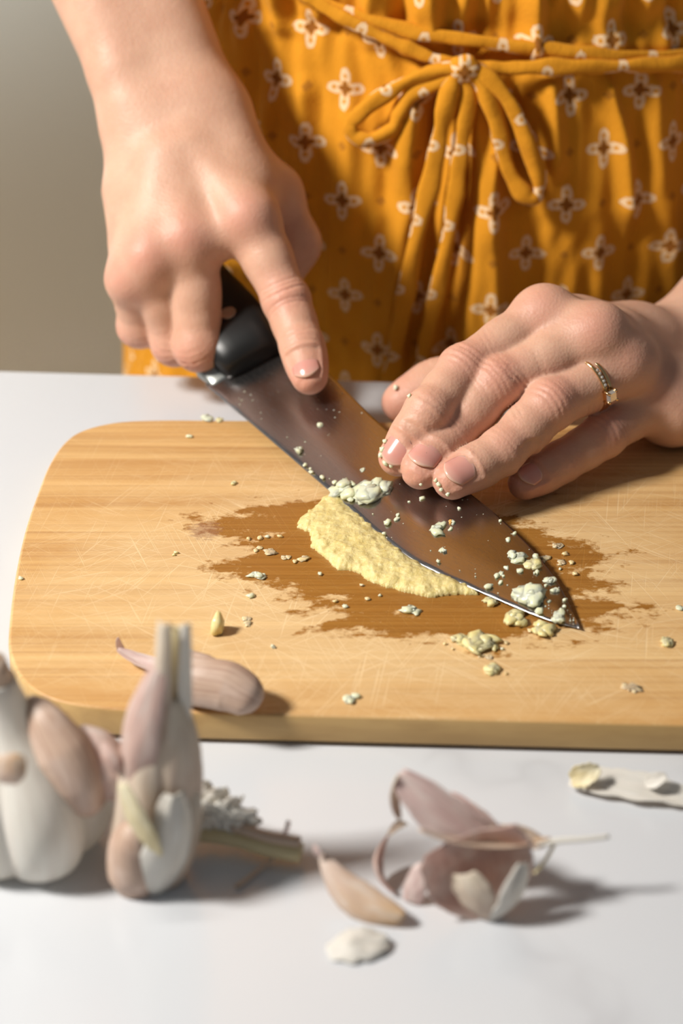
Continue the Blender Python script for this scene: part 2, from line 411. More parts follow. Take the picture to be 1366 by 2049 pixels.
sl = -.062   # the counter's back edge runs slightly askew to the camera
cnt = prism('kitchen_counter', [(-1.3, -.95), (1.3, -.95), (1.3, .1335+sl*1.3), (-1.3, .1335-sl*1.3)], -.03, 0, MARBLE, .002)
tag(cnt, 'white marble kitchen counter with faint grey veins under the cutting board', 'counter')
cab = prism('counter_base', [(-1.25, -.9), (1.25, -.9), (1.25, .02), (-1.25, .02)], -.915, -.03, simple('white_cabinet', (.7, .7, .68), .5), 0, parent=None)
cab.parent = cnt
fl = prism('floor', [(-3, -2.2), (3, -2.2), (3, 2.2), (-3, 2.2)], -.95, -.915, simple('wood_floor', (.32, .22, .14), .5)); tag(fl, kind='structure')
wb = prism('wall_back', [(-3, 1.75), (3, 1.75), (3, 1.85), (-3, 1.85)], -.915, 1.7, WALLM); tag(wb, kind='structure')

# ------------------------------------------------------------------ cutting board
def board():
    L = [(.20, -.1372), (.1076, -.1341), (.03, -.1308), (-.0481, -.1274), (-.074, -.1252), (-.0918, -.1204), (-.1027, -.1105), (-.1097, -.0945), (-.1124, -.0763),
         (-.1145, -.044), (-.1150, -.0129), (-.1138, .014), (-.1121, .0362), (-.1084, .0540), (-.1023, .0645), (-.090, .0715), (-.074, .0735), (-.0503, .0734), (.02, .0718), (.10, .069), (.165, .0665)]
    left = [tuple(p[:2]) for p in catmull([np.array((*p, 0)) for p in L], 150)]
    c = np.array((.058, -.033)); right = [(.20+.012, -.137), (.222, -.128), (.232, -.105), (.237, -.04), (.232, .03), (.222, .055), (.205, .0635), (.18, .066)]
    out = left[::-1]                      # back right -> left -> front right
    rc = catmull([np.array((*p, 0)) for p in [L[0]]+right+[L[-1]]], 70)[1:-1]
    pts = out+[tuple(p[:2]) for p in rc]
    return prism('cutting_board', pts, .0015, BOARD_Z, BAMBOO, .0011, 3, mat_side=BAMBOO_EDGE)
bd = board(); tag(bd, 'pale bamboo cutting board with a bowed left end and a wet stain', 'cutting board')


# ------------------------------------------------------------------ person: one continuous body from a signed distance field
def smin(a, b, k):
    h = np.maximum(k-np.abs(a-b), 0)/k
    return np.minimum(a, b)-h*h*k*.25
def axis_pts(lo, hi, fine, step, coarse):
    """graded grid axis: fine interval(s) with step, growing outside"""
    pts = []
    a = fine[0][0]; pts = list(np.arange(fine[0][0], fine[0][1]+step/2, step))
    x = pts[-1]; st = step
    while x < hi:
        st = min(st*1.12, coarse); x += st; pts.append(x)
    x = pts[0]; st = step; left = []
    while x > lo:
        st = min(st*1.12, coarse); x -= st; left.append(x)
    return np.array(left[::-1]+pts)
VOX = .00085
GX = axis_pts(-.36, .44, [(-.128, .185)], VOX, .010)
GY = axis_pts(-.06, .48, [(-.022, .172)], VOX, .010)
GZ = axis_pts(-.25, .66, [(.008, .112)], VOX, .010)
FIELD = np.full((len(GX), len(GY), len(GZ)), .05, dtype=np.float32)

class Prim:
    def __init__(s, a, b, ra, rb): s.a, s.b, s.ra, s.rb = np.array(a, float), np.array(b, float), ra, rb
    def box(s, pad):
        r = max(s.ra, s.rb)+pad
        return np.minimum(s.a, s.b)-r, np.maximum(s.a, s.b)+r
    def ev(s, X, Y, Z):
        ab = s.b-s.a; L = float(ab@ab)+1e-12
        px, py, pz = X-np.float32(s.a[0]), Y-np.float32(s.a[1]), Z-np.float32(s.a[2])
        t = np.clip((px*ab[0]+py*ab[1]+pz*ab[2])/L, 0, 1).astype(np.float32)
        dx, dy, dz = px-t*np.float32(ab[0]), py-t*np.float32(ab[1]), pz-t*np.float32(ab[2])
        return np.sqrt(dx*dx+dy*dy+dz*dz)-(np.float32(s.ra)+t*np.float32(s.rb-s.ra))
class Ell:
    def __init__(s, c, r): s.c, s.r = np.array(c, float), np.array(r, float)
    def box(s, pad): return s.c-s.r-pad, s.c+s.r+pad
    def ev(s, X, Y, Z):
        q = np.sqrt(((X-s.c[0])/s.r[0])**2+((Y-s.c[1])/s.r[1])**2+((Z-s.c[2])/s.r[2])**2)
        return ((q-1)*s.r.min()).astype(np.float32)
def sl_of(lo, hi):
    out = []
    for G, l, h in zip((GX, GY, GZ), lo, hi):
        i0 = max(int(np.searchsorted(G, l))-2, 0); i1 = min(int(np.searchsorted(G, h))+2, len(G)); out.append(slice(i0, max(i1, i0+1)))
    return tuple(out)
def group(prims, k):
    """local field of smoothly joined primitives -> (slices, array)"""
    pad = k+.012
    lo = np.min([p.box(pad)[0] for p in prims], axis=0); hi = np.max([p.box(pad)[1] for p in prims], axis=0)
    sg = sl_of(lo, hi)
    A = np.full([s.stop-s.start for s in sg], .05, dtype=np.float32)
    for p in prims:
        sp = sl_of(*p.box(pad))
        rel = tuple(slice(a.start-b.start, a.stop-b.start) for a, b in zip(sp, sg))
        X = GX[sp[0]].astype(np.float32)[:, None, None]; Y = GY[sp[1]].astype(np.float32)[None, :, None]; Z = GZ[sp[2]].astype(np.float32)[None, None, :]
        A[rel] = smin(A[rel], p.ev(X, Y, Z), k)
    return sg, A
def merge(F, ga, k):
    sg, A = ga; F[sg] = smin(F[sg], A, k)
def unit(v): v = np.asarray(v, float); return v/np.linalg.norm(v)

JOINTS = []      # (position, dorsal dir, radius, redness)
CREASE = []      # (position, bone dir, dorsal dir, radius, depth, spacing, count)
NAILS = []       # (tip centre, bone dir, dorsal dir, radius, length, hand)

def finger(js, rs, dors, nail=True, hand='r', nail_len=.0115, crease=1.0, nailw=1.0):
    """js = MCP, PIP, DIP, TIP ; rs = radii at them; dors = rough dorsal direction"""
    J = [np.array(j, float) for j in js]; P = []
    segs = list(zip(J[:-1], J[1:], rs[:-1], rs[1:]))
    for i, (a, b, ra, rb) in enumerate(segs):
        m = (a+b)/2; bd = unit(b-a); d = unit(np.array(dors)-bd*(np.array(dors)@bd))
        rm = (ra+rb)/2*(.95 if i < 2 else 1.0)
        P += [Prim(a, m, ra, rm), Prim(m, b, rm, rb)]
        # palmar pad of each phalanx
        P.append(Prim(a*.6+b*.4-d*ra*.16, a*.3+b*.7-d*ra*.14, ra*.9, rb*.9))
    n = len(J)
    for i in range(1, n-1):
        b0 = unit(J[i]-J[i-1]); b1 = unit(J[i+1]-J[i]); bd = unit(b0+b1)
        d = unit(np.array(dors)-bd*(np.array(dors)@bd))
        P.append(Prim(J[i]+d*rs[i]*.10, J[i]+d*rs[i]*.13, rs[i]*.96, rs[i]*.96))
        JOINTS.append((J[i]+d*rs[i]*.9, rs[i]*1.15, .42 if i == 1 else .25))
        CREASE.append((J[i], bd, d, rs[i], (.00042 if i == 1 else .00026)*crease, .0024 if i == 1 else .0019, 5 if i == 1 else 3))
    bd = unit(J[-1]-J[-2]); d = unit(np.array(dors)-bd*(np.array(dors)@bd))
    JOINTS.append((J[-1], rs[-1]*1.5, .55))
    if nail: NAILS.append((J[-1], bd, d, rs[-1], nail_len, nailw))
    return P

def hand(mcp, mcp_r, wrist, w_side, w_r, fingers, thumb, dors, knuckle):
    """palm prims + list of finger prim groups"""
    palm = []
    n = len(mcp); dors = unit(dors)
    for i, m in enumerate(mcp):
        m = np.array(m, float); s = (i/(n-1)-.5)*2
        w = np.array(wrist)+np.array(w_side)*(-s)*.55
        palm.append(Prim(m-dors*mcp_r[i]*.15, w, mcp_r[i], w_r))
        palm.append(Prim(m*.72+w*.28-dors*.006, w*.6+m*.4-dors*.006, mcp_r[i]*.9, w_r*.9))
        if i: palm.append(Prim(np.array(mcp[i-1])*.80+np.array(wrist)*.20-dors*.003, m*.80+np.array(wrist)*.20-dors*.003, mcp_r[i]*.82, mcp_r[i]*.82))
    return palm

# ---- right hand (on the knife handle)
R_DORS = (-.12, -.82, .56)
ri = [at_y(498, 438, .116), at_y(573, 602, .095), at_y(605, 695, .078), at_z(619, 753, .0352)]
rm = [at_y(378, 480, .113), at_y(398, 692, .100), (-.047, .1165, .0185), (-.038, .130, .0185)]
rr = [at_y(300, 520, .110), at_y(350, 684, .110), (-.0570, .1300, .0170), (-.050, .142, .0190)]
rp = [at_y(263, 560, .113), at_y(281, 650, .119), (-.0725, .1390, .0190), (-.066, .150, .022)]
R_W = np.array((-.0675, .157, .1030))
R_ELB = np.array((-.165, .285, .310)); R_SH = np.array((-.125, .36, .56))
RF = [finger(ri, (.0108, .0089, .0080, .0072), R_DORS, nail_len=.0126, crease=1.6),
      finger(rm, (.0106, .0094, .0080, .0070), (-.55, -.8, -.1), nail=False),
      finger(rr, (.0100, .0089, .0075, .0066), (-.65, -.7, -.1), nail=False),
      finger(rp, (.0082, .0086, .0072, .0058), (-.8, -.5, -.1), nail=False)]
RT = [Prim(R_W+(.014, .004, -.012), (-.0290, .147, .078), .0140, .0125), Prim((-.0290, .147, .078), (-.0195, .142, .0585), .0122, .0102),
      Prim((-.0195, .142, .0585), (-.0250, .1345, .0450), .0098, .0080)]
palmR = hand([ri[0], rm[0], rr[0], rp[0]], (.0105, .0105, .0096, .0076), R_W, np.array((.026, .004, .008)), .0150, None, None, R_DORS, None)
palmR += [Prim(R_W+(.010, 0, -.010), (-.037, .140, .083), .015, .0135)]
dR = unit(R_DORS)
for j, r_ in ((ri[0], .0086), (rm[0], .0084), (rr[0], .0074), (rp[0], .0060)):
    palmR.append(Prim(np.array(j)+dR*.0042, np.array(j)+dR*.0042, r_, r_))
    JOINTS.append((np.array(j)+dR*.010, .0095, .50))
    palmR.append(Prim(np.array(j)+dR*.0058, np.array(j)*.3+R_W*.7+dR*.0115, .0042, .0040))
fd = unit(R_ELB-R_W)
armR = [Prim(R_W+(.0105, .004, .004), R_W+fd*.09+(.011, .004, .0), .0165, .0210), Prim(R_W+(-.0080, -.001, -.002), R_W+fd*.09+(-.010, 0, 0), .0155, .0205),
        Prim(R_W+fd*.09+(.011, .004, 0), R_ELB+(.012, 0, -.02), .0210, .034), Prim(R_W+fd*.09+(-.010, 0, 0), R_ELB+(-.008, 0, -.02), .0205, .032),
        Prim(R_W+fd*.025+(-.0145, -.006, .0), R_W+fd*.015+(-.0150, -.006, .0), .0085, .0085),
        Prim(R_ELB, R_SH, .040, .052)]
# ---- left hand (fingertips pressing the blade)
L_DORS = (-.22, -.72, .66)
li = [(.0775, .0590, .0635), at_y(926, 742, .0350), at_y(856, 826, .0165), at_z(796, 914, .0305)]
lm = [(.0965, .0480, .0610), at_y(994, 766, .0310), at_y(898, 872, .0165), at_z(842, 938, .0305)]
lr = [(.1080, .0478, .0490), at_y(1099, 811, .0228), at_y(1004, 904, .0075), at_z(905, 960, .0290)]
lp = [(.1225, .0530, .0340), at_y(1207, 872, .0295), at_y(1120, 926, .0190), at_z(1050, 966, .0196)]
L_W = at_y(1352, 742, .104); L_ELB = L_W+np.array((.18, .150, .112)); L_SH = np.array((.235, .36, .56))
LF = [finger(li, (.0104, .0090, .0082, .0073), L_DORS, nail_len=.0120),
      finger(lm, (.0106, .0093, .0085, .0076), L_DORS, nail_len=.0124),
      finger(lr, (.0106, .0092, .0082, .0073), L_DORS, nail_len=.0118),
      finger(lp, (.0094, .0079, .0071, .0064), (-.28, -.66, .70), nail_len=.0092)]
LTj = [(.118, .093, .034), (.066, .086, .030), (.0385, .082, .0225), at_y(802, 806, .076)]
LT = finger(LTj, (.0125, .0098, .0090, .0078), (.05, .75, .65), nail=False)
palmL = hand([li[0], lm[0], lr[0], lp[0]], (.0105, .0108, .0102, .0096), L_W, np.array((-.010, .006, .010)), .0140, None, None, L_DORS, None)
palmL += [Prim((.128, .052, .029), L_W+(.008, -.008, -.006), .0130, .0165), Prim((.128, .052, .029), (.150, .060, .0285), .0130, .0150), Prim((.150, .060, .0285), L_W+(.016, .0, .004), .0150, .0165), Prim((.118, .093, .034), L_W, .016, .018)]
dL = unit(L_DORS)
for j, r_ in ((li[0], .0085), (lm[0], .0086), (lr[0], .0074), (lp[0], .0066)):
    palmL.append(Prim(np.array(j)+dL*.0036, np.array(j)+dL*.0036, r_, r_))
    JOINTS.append((np.array(j)+dL*.010, .0095, .42))
    palmL.append(Prim(np.array(j)+dL*.0050, np.array(j)*.35+L_W*.65+dL*.0060, .0044, .0040))
gd = unit(L_ELB-L_W)
armL = [Prim(L_W+(-.003, .004, .003), L_W+gd*.09+(-.004, .006, .006), .0170, .0220), Prim(L_W+(.003, -.005, -.006), L_W+gd*.09+(.004, -.006, -.006), .0180, .0220),
        Prim(L_W+gd*.09+(-.004, .006, .008), L_ELB, .0220, .036), Prim(L_W+gd*.09+(.004, -.006, -.006), L_ELB, .0220, .034),
        Prim(L_ELB, L_SH, .040, .052)]
BC = np.array((.055, .315))
torso = [Ell((BC[0], BC[1], .02), (.125, .095, .20)), Ell((BC[0], BC[1]+.01, .30), (.115, .080, .20)), Ell((BC[0], BC[1]+.015, .48), (.15, .085, .15)),
         Prim(R_SH, L_SH, .055, .055), Prim((BC[0], .35, .58), (BC[0], .345, .65), .05, .05)]
def wrist_hand(F, palm, fingers, thumb, arm, ends, k_palm=.011, wf=.11):
    # skin webs between neighbouring fingers
    for (a, a2, ra), (b, b2, rb) in zip(ends[:-1], ends[1:]):
        a, a2, b, b2 = (np.array(q, float) for q in (a, a2, b, b2))
        palm.append(Prim(a+(a2-a)*wf, b+(b2-b)*wf, ra*.58, rb*.58))
    merge(F, group(palm, k_palm), .006)
    FF = np.full(F.shape, .05, dtype=np.float32); boxes = []
    for f in fingers:
        ga = group(f, .0035); merge(FF, ga, .0012); boxes.append(ga[0])
    big = tuple(slice(min(b[d].start for b in boxes), max(b[d].stop for b in boxes)) for d in range(3))
    F[big] = smin(F[big], FF[big], .0042)
    merge(F, group(thumb, .006), .007)
    merge(F, group(arm, .012), .014)
wrist_hand(FIELD, palmR, RF, RT, armR, [(ri[0], ri[1], .0108), (rm[0], rm[1], .0106), (rr[0], rr[1], .0100), (rp[0], rp[1], .0084)])
wrist_hand(FIELD, palmL, LF, LT, armL, [(li[0], li[1], .0104), (lm[0], lm[1], .0106), (lr[0], lr[1], .0102), (lp[0], lp[1], .0094)])
merge(FIELD, group(torso, .05), .03)

def surface_nets(F):
    ins = F < 0
    nx, ny, nz = F.shape
    cnt = np.zeros((nx-1, ny-1, nz-1), np.uint8)
    for i in (0, 1):
        for j in (0, 1):
            for k in (0, 1):
                cnt += ins[i:nx-1+i, j:ny-1+j, k:nz-1+k]
    act = (cnt > 0) & (cnt < 8)
    ci = np.argwhere(act)
    ids = np.full(act.shape, -1, np.int32); ids[act] = np.arange(len(ci))
    acc = np.zeros((len(ci), 3)); num = np.zeros(len(ci))
    G = (GX, GY, GZ)
    corners = [(i, j, k) for i in (0, 1) for j in (0, 1) for k in (0, 1)]
    val = {c: F[ci[:, 0]+c[0], ci[:, 1]+c[1], ci[:, 2]+c[2]] for c in corners}
    for c in corners:
        for ax in range(3):
            if c[ax]: continue
            e = list(c); e[ax] = 1; e = tuple(e)
            a, b = val[c], val[e]; m = (a < 0) != (b < 0)
            t = np.where(m, a/(a-b+1e-20), 0)
            for d in range(3):
                g0 = G[d][ci[:, d]+c[d]]
                p = g0 if d != ax else g0+(G[d][ci[:, d]+1]-g0)*t
                acc[:, d] += np.where(m, p, 0)
            num += m
    V = acc/num[:, None]
    Q = []
    for ax in range(3):
        u, v = (ax+1) % 3, (ax+2) % 3
        sa = [slice(None)]*3; sb = [slice(None)]*3; sa[ax] = slice(0, -1); sb[ax] = slice(1, None)
        ch = ins[tuple(sa)] != ins[tuple(sb)]
        e = np.argwhere(ch); e = e[(e[:, u] > 0) & (e[:, v] > 0) & (e[:, u] < F.shape[u]-1) & (e[:, v] < F.shape[v]-1)]
        def cell(du, dv):
            q = e.copy(); q[:, u] -= du; q[:, v] -= dv; return ids[q[:, 0], q[:, 1], q[:, 2]]
        quad = np.stack([cell(1, 1), cell(0, 1), cell(0, 0), cell(1, 0)], 1)
        flip = ~ins[e[:, 0], e[:, 1], e[:, 2]]
        quad[flip] = quad[flip][:, ::-1]
        Q.append(quad)
    return V, np.concatenate(Q)
BV, BQ = surface_nets(FIELD)
del FIELD
def smooth_mesh(V, Q, it, lam=.5):
    E = np.unique(np.sort(np.concatenate([Q[:, [0, 1]], Q[:, [1, 2]], Q[:, [2, 3]], Q[:, [3, 0]]]), axis=1), axis=0)
    deg = np.bincount(E.ravel(), minlength=len(V)).astype(float)
    for i in range(it):
        l = lam if i % 2 == 0 else -lam*1.03
        S_ = np.zeros_like(V)
        for d in range(3):
            S_[:, d] = np.bincount(E[:, 0], V[E[:, 1], d], len(V))+np.bincount(E[:, 1], V[E[:, 0], d], len(V))
        V = V+(S_/deg[:, None]-V)*l
    return V
BV = smooth_mesh(BV, BQ, 8)
def vert_normals(V, Q):
    n = np.cross(V[Q[:, 2]]-V[Q[:, 0]], V[Q[:, 3]]-V[Q[:, 1]]); N = np.zeros_like(V)
    for k in range(4):
        for d in range(3): N[:, d] += np.bincount(Q[:, k], n[:, d], len(V))
    return N/np.maximum(np.linalg.norm(N, axis=1), 1e-12)[:, None]
BN = vert_normals(BV, BQ)
# skin creases over the finger joints, nail folds, and reddish knuckles / fingertips
disp = np.zeros(len(BV)); redv = np.zeros(len(BV))
rng = np.random.default_rng(3)
for c, bd_, d_, r_, depth, sp, cn in CREASE:
    P_ = BV-c; m = np.linalg.norm(P_, axis=1) < r_*2.4
    q = P_[m]; t = q@bd_; h = q@d_; s_ = q@np.cross(bd_, d_)
    dn = np.clip(h/(r_*1.0), 0, 1)**1.5
    gro = np.zeros(len(t))
    for i in range(cn):
        t0 = (i-(cn-1)/2)*sp+rng.normal(0, .0002)
        bow = .9*(s_/r_)**2*.0014*np.sign(t0+1e-9)*.8
        w = .00042+.0001*rng.random()
        gro += np.exp(-((t-t0-bow)/w)**2)*(1-.35*abs(i-(cn-1)/2)/max(cn/2, 1))*rng.uniform(.6, 1.2)
    disp[m] -= depth*gro*dn
for c, r_, w in JOINTS:
    m = np.linalg.norm(BV-c, axis=1)
    redv = np.maximum(redv, w*np.exp(-(m/r_)**2))
for c, bd_, d_, r_, ln, nw in NAILS:
    P_ = BV-c; m = np.linalg.norm(P_, axis=1) < .02
    q = P_[m]; t = q@bd_; h = q@d_; s_ = q@np.cross(bd_, d_)
    ang = np.abs(np.arctan2(s_, h)); a0 = .84*nw
    cu = r_*.60
    du = np.maximum(np.maximum(t-(cu+.0004), (cu-ln)-t), 0)
    inside = np.clip(1-np.maximum(0, (ang-a0)/.22), 0, 1)*np.clip(1-du/.0012, 0, 1)
    disp[m] -= .00055*inside*(h > 0)
    ridge = np.exp(-((np.maximum(np.abs(t-(cu-ln/2))-ln/2, (ang-a0)*r_)-.0010)/.0009)**2)*(h > -.2*r_)*(t < cu)
    disp[m] += .00035*ridge
BV = BV+BN*disp[:, None]
bme = mesh_quads('person', BV, BQ)
set_attr(bme, 'red', redv)
person = link('person', bme, SKIN)
tag(person, 'person in a mustard printed dress scraping garlic with a large knife, both hands on it', 'person')
def nail_mesh(c, bd_, d_, r_, ln, nw):
    lat = np.cross(bd_, d_); V = []; UV = []; nu, nv = 15, 15
    for layer in (0, 1):
        for i in range(nu):
            u = i/(nu-1)
            for j in range(nv):
                v = j/(nv-1)*2-1
                a = v*.82*nw*(1-.16*max(0, (u-.75)/.25)**2*0-.10*(1-u)**3)
                t = r_*.60-ln+ln*u
                # rounded free edge and cuticle
                t += -.0034*abs(v)**2.2*(u**2)+.0024*abs(v)**2.2*(1-u)**2
                # surface of the tapering fingertip: follows the cap near its end
                tt = max(t, 0)/r_
                rr_ = r_*(1.0-.34*max(0, tt-.05)**1.7)+.00015
                e = rr_-(.0006 if layer else 0)
                p = c+bd_*t+d_*e*math.cos(a)+lat*e*math.sin(a)
                V.append(p); UV.append((u, v*.5+.5))
    F = grid_faces(nu, nv); off = nu*nv
    F2 = [tuple(i+off for i in f[::-1]) for f in F]
    rim = [i*nv for i in range(nu)]+[(nu-1)*nv+j for j in range(1, nv)]+[i*nv+nv-1 for i in range(nu-2, -1, -1)]+list(range(nv-2, 0, -1))
    F3 = [(rim[k], rim[(k+1) % len(rim)], rim[(k+1) % len(rim)]+off, rim[k]+off) for k in range(len(rim))]
    me = mesh_np('fingernail', V, F+F2+F3); set_uv(me, UV)
    bm = bmesh.new(); bm.from_mesh(me); bmesh.ops.recalc_face_normals(bm, faces=bm.faces); bm.to_mesh(me); bm.free()
    return link('fingernail', me, NAIL, person)
for a in NAILS: nail_mesh(*a)

# ------------------------------------------------------------------ dress (clothing of the person)
DX, DY = .056, .300
def lerp_tab(z, tab):
    zs = [t[0] for t in tab]
    return np.interp(z, zs, [t[1] for t in tab])
TAB_A = [(-.75, .21), (-.30, .185), (-.10, .168), (0, .160), (.06, .155), (.135, .142), (.20, .144), (.32, .160), (.5, .165)]
TAB_B = [(-.75, .16), (-.30, .14), (-.10, .132), (0, .128), (.06, .130), (.135, .118), (.20, .118), (.32, .130), (.5, .13)]
def dress_base(phi, z):
    """phi 0 = front (-y), grows towards +x"""
    a, b = lerp_tab(z, TAB_A), lerp_tab(z, TAB_B); n = 2.25
    s, c = np.sin(phi), np.cos(phi)
    r = (np.abs(s)/a)**n+(np.abs(c)/b)**n; r = r**(-1/n)
    return np.stack([DX+r*s, DY-r*c, np.broadcast_to(z, r.shape)], -1)
def front_y(x, z):
    a, b = lerp_tab(z, TAB_A), lerp_tab(z, TAB_B); n = 2.25
    q = np.clip(1-(np.abs(x-DX)/a)**n, 0.0004, 1)
    return DY-b*q**(1/n)
def on_dress(px, py, off=.004):
    Y = .175
    for _ in range(12):
        p = at_y(px, py, Y); Y = float(front_y(p[0], p[2]))-off
    return at_y(px, py, Y)
# explicit folds: (px top, py top, px bottom, py bottom, width m, height m)
FOLDS = [(552, 190, 528, 420, .0050, .0045), (470, 20, 520, 260, .006, .004), (610, 180, 600, 420, .008, .004), (700, 230, 690, 520, .010, .0035),
         (838, 190, 775, 760, .0085, .0085), (905, 200, 850, 760, .0060, .0060), (955, 180, 925, 700, .0070, .0045), (990, 240, 972, 760, .0060, .0075),
         (1085, 170, 1105, 330, .0055, .0040), (1215, 170, 1252, 430, .0040, .0042), (1290, 160, 1330, 520, .0060, .0045), (1140, 200, 1150, 600, .010, .003),
         (768, 60, 800, 330, .006, .003), (745, -30, 745, 80, .007, .005), (850, -30, 842, 75, .008, .006), (935, -30, 930, 80, .006, .004), (1060, -30, 1068, 105, .007, .007),
         (1150, -30, 1150, 95, .010, .004), (1225, -30, 1228, 100, .005, .005), (1310, -30, 1320, 95, .006, .004), (620, -30, 640, 40, .006, .004), (540, -30, 560, 60, .006, .004)]
VALLEYS = [(872, 200, 815, 760, .0070, .0080), (932, 190, 885, 760, .0050, .0070), (1032, 200, 1005, 400, .006, .004), (955, -30, 950, 120, .004, .005), (1100, -30, 1100, 100, .004, .004), (505, 100, 500, 420, .008, .005)]
def fold_list():
    out = []
    for L, sg in ((FOLDS, 1), (VALLEYS, -1)):
        for x0, y0, x1, y1, w, h in L:
            p, q = on_dress(x0, y0), on_dress(x1, y1)
            out.append((p[0], p[2], q[0], q[2], w, h*sg))
    return out
def make_dress():
    nphi_f, nphi_b = 560, 70
    ph = np.concatenate([np.linspace(-1.75, 1.75, nphi_f), np.linspace(1.75, 2*math.pi-1.75, nphi_b+2)[1:-1]])
    zz = np.concatenate([np.linspace(-.72, -.06, 24)[:-1], np.linspace(-.06, .30, 190), np.linspace(.30, .50, 14)[1:]])
    PH, ZZ = np.meshgrid(ph, zz)
    P = dress_base(PH.ravel(), ZZ.ravel()).reshape(*PH.shape, 3)
    # arc length in phi as U (fuller than the body: gathered cloth)
    d = np.linalg.norm(np.diff(P, axis=1), axis=2); U = np.concatenate([np.zeros((len(zz), 1)), np.cumsum(d, 1)], 1)
    mid = nphi_f//2; U = U-U[:, mid:mid+1]
    Nx, Ny = P[..., 0]-DX, (P[..., 1]-DY)*1.3; L = np.hypot(Nx, Ny); Nx, Ny = Nx/L, Ny/L
    X, Z = P[..., 0], P[..., 2]
    D = np.zeros(X.shape)
    zt = .138
    # soft gathers below the tie and pleats above it, growing irregular
    ug = U*(1+.15*np.sin(Z*9))
    below = np.clip((zt-Z)/.03, 0, 1)
    fall = np.exp(-np.clip(zt-Z, 0, 1)/.30)
    g = .55*(.0016*np.sin(ug*2*math.pi/.031+1.2*np.sin(Z*14+U*9)) + .0013*np.sin(ug*2*math.pi/.0193+2.1+1.7*np.sin(Z*11-U*13)) + .0010*np.sin(ug*2*math.pi/.0117+.4+2*np.sin(Z*17+U*21)))
    D += g*below*fall
    D += (1-below)*(.0018*np.sin(ug*2*math.pi/.026+.8)+.001*np.sin(ug*2*math.pi/.011))
    D -= .003*np.exp(-((Z-zt)/.007)**2)
    front = PH < 1.8
    for x0, z0, x1, z1, w, h in fold_list():
        t = np.clip((Z-z0)/(z1-z0), -.12, 1.25); xc = x0+(x1-x0)*t+.0012*np.sin(Z*70+x0*300)
        ww = w*(.8+.5*np.clip(t, 0, 1)); env = np.clip((t+.12)/.15, 0, 1)*np.clip((1.25-t)/.3, 0, 1)
        q = (X-xc)/ww
        D += np.where(front, 1.3*h*np.exp(-q*q)*env*(1+.25*np.tanh(q*2)), 0)
    # small crinkles of soft cotton
    D += .0005*np.sin(U*410+3*np.sin(Z*60))*np.sin(Z*130+2*np.sin(U*90))
    # stays behind the counter edge
    P[..., 0] += Nx*D; P[..., 1] += Ny*D
    edge = .1335-.062*P[..., 0]+.006
    P[..., 1] = np.where((P[..., 2] < .01), np.maximum(P[..., 1], edge), P[..., 1])
    V = P.reshape(-1, 3); F = grid_faces(len(zz), len(ph), True)
    Q = np.array(F)
    me = mesh_quads('dress', V, Q)
    uv = np.stack([U*1.04, ZZ+.02*np.sin(U*8)*.1], -1).reshape(-1, 2)
    set_uv(me, uv+np.array((.0085, .0035)))
    o = link('dress', me, DRESS, person)
    tag(o, 'mustard dress printed with small cream flowers')
    return o
dress = make_dress()
def tie_path(pts, n, off): return catmull([on_dress(x, y, o) for (x, y), o in zip(pts, off)], n)
def cord(name, pts, off, r, n=60, flat=.6, parent=None):
    off = np.broadcast_to(off, (len(pts),))
    pth = tie_path(pts, n, off)
    rr = .94*r*(1+.14*np.sin(np.linspace(0, 23, n)+pts[0][0])+.06*np.sin(np.linspace(0, 61, n)))
    return tube(name, pth, rr, 22, flat, (0, -1, .15), DRESS, parent, crease=.13)
belt = cord('waist_tie', [(560, -45), (620, -8), (720, 32), (830, 66), (940, 80), (1080, 98), (1220, 112), (1380, 112), (1480, 108), (1590, 100)], .0055, .0032, 90, .7, dress)
cord('waist_tie', [(590, -25), (650, 14), (760, 72), (850, 112), (930, 138)], .0085, .0030, 60, .7, dress)
cord('waist_tie', [(936, 138), (1000, 138), (1100, 134), (1240, 132), (1380, 128), (1480, 122), (1590, 114)], .0085, .0033, 70, .7, dress)
bow = cord('bow', [(925, 138), (880, 140), (820, 160), (760, 195), (715, 232), (702, 252), (712, 272), (745, 278), (785, 258), (800, 225), (830, 185), (885, 162), (925, 145)],
           [.012, .013, .013, .013, .013, .013, .012, .011, .011, .011, .011, .012, .012], .0033, 120, .75, dress)
cord('bow_loop', [(940, 145), (965, 175), (990, 235), (1005, 300), (1022, 350), (1050, 388), (1072, 392), (1078, 360), (1060, 300), (1035, 235), (1000, 180), (950, 140)],
     [.012, .013, .012, .0115, .011, .011, .011, .011, .0125, .0135, .0135, .012], .0036, 120, .75, bow)
cord('tie_tail', [(915, 140), (900, 180), (880, 260), (862, 360), (835, 470), (812, 580), (795, 680), (785, 780)], [.013, .0135, .0125, .012, .012, .012, .012, .012], .0040, 90, .5, bow)
cord('tie_tail', [(928, 145), (935, 200), (922, 290), (912, 380), (896, 480), (872, 590), (850, 690), (838, 780)], [.0125, .0115, .011, .0105, .0105, .0105, .0105, .0105], .0036, 90, .5, bow)
kp = on_dress(928, 138, .0125)
def blob_mesh(name, c, r, seed, amp=.2, sub=3, scale=(1, 1, 1), freq=1.6, mat=None, parent=None, uvs=False):
    bm = bmesh.new(); bmesh.ops.create_icosphere(bm, subdivisions=sub, radius=1)
    for v in bm.verts:
        n = noise.noise(v.co*freq+Vector((seed*3.7, seed*1.3, seed*9.1)))
        v.co = Vector((v.co.x*scale[0], v.co.y*scale[1], v.co.z*scale[2]))*(r*(1+amp*n))
    me = bpy.data.meshes.new(name); bm.to_mesh(me); bm.free()
    o = link(name, me, mat, parent); o.location = c
    if uvs:
        co = np.zeros(len(me.vertices)*3, np.float32); me.vertices.foreach_get('co', co); set_uv(me, co.reshape(-1, 3)[:, [0, 2]])
    return o
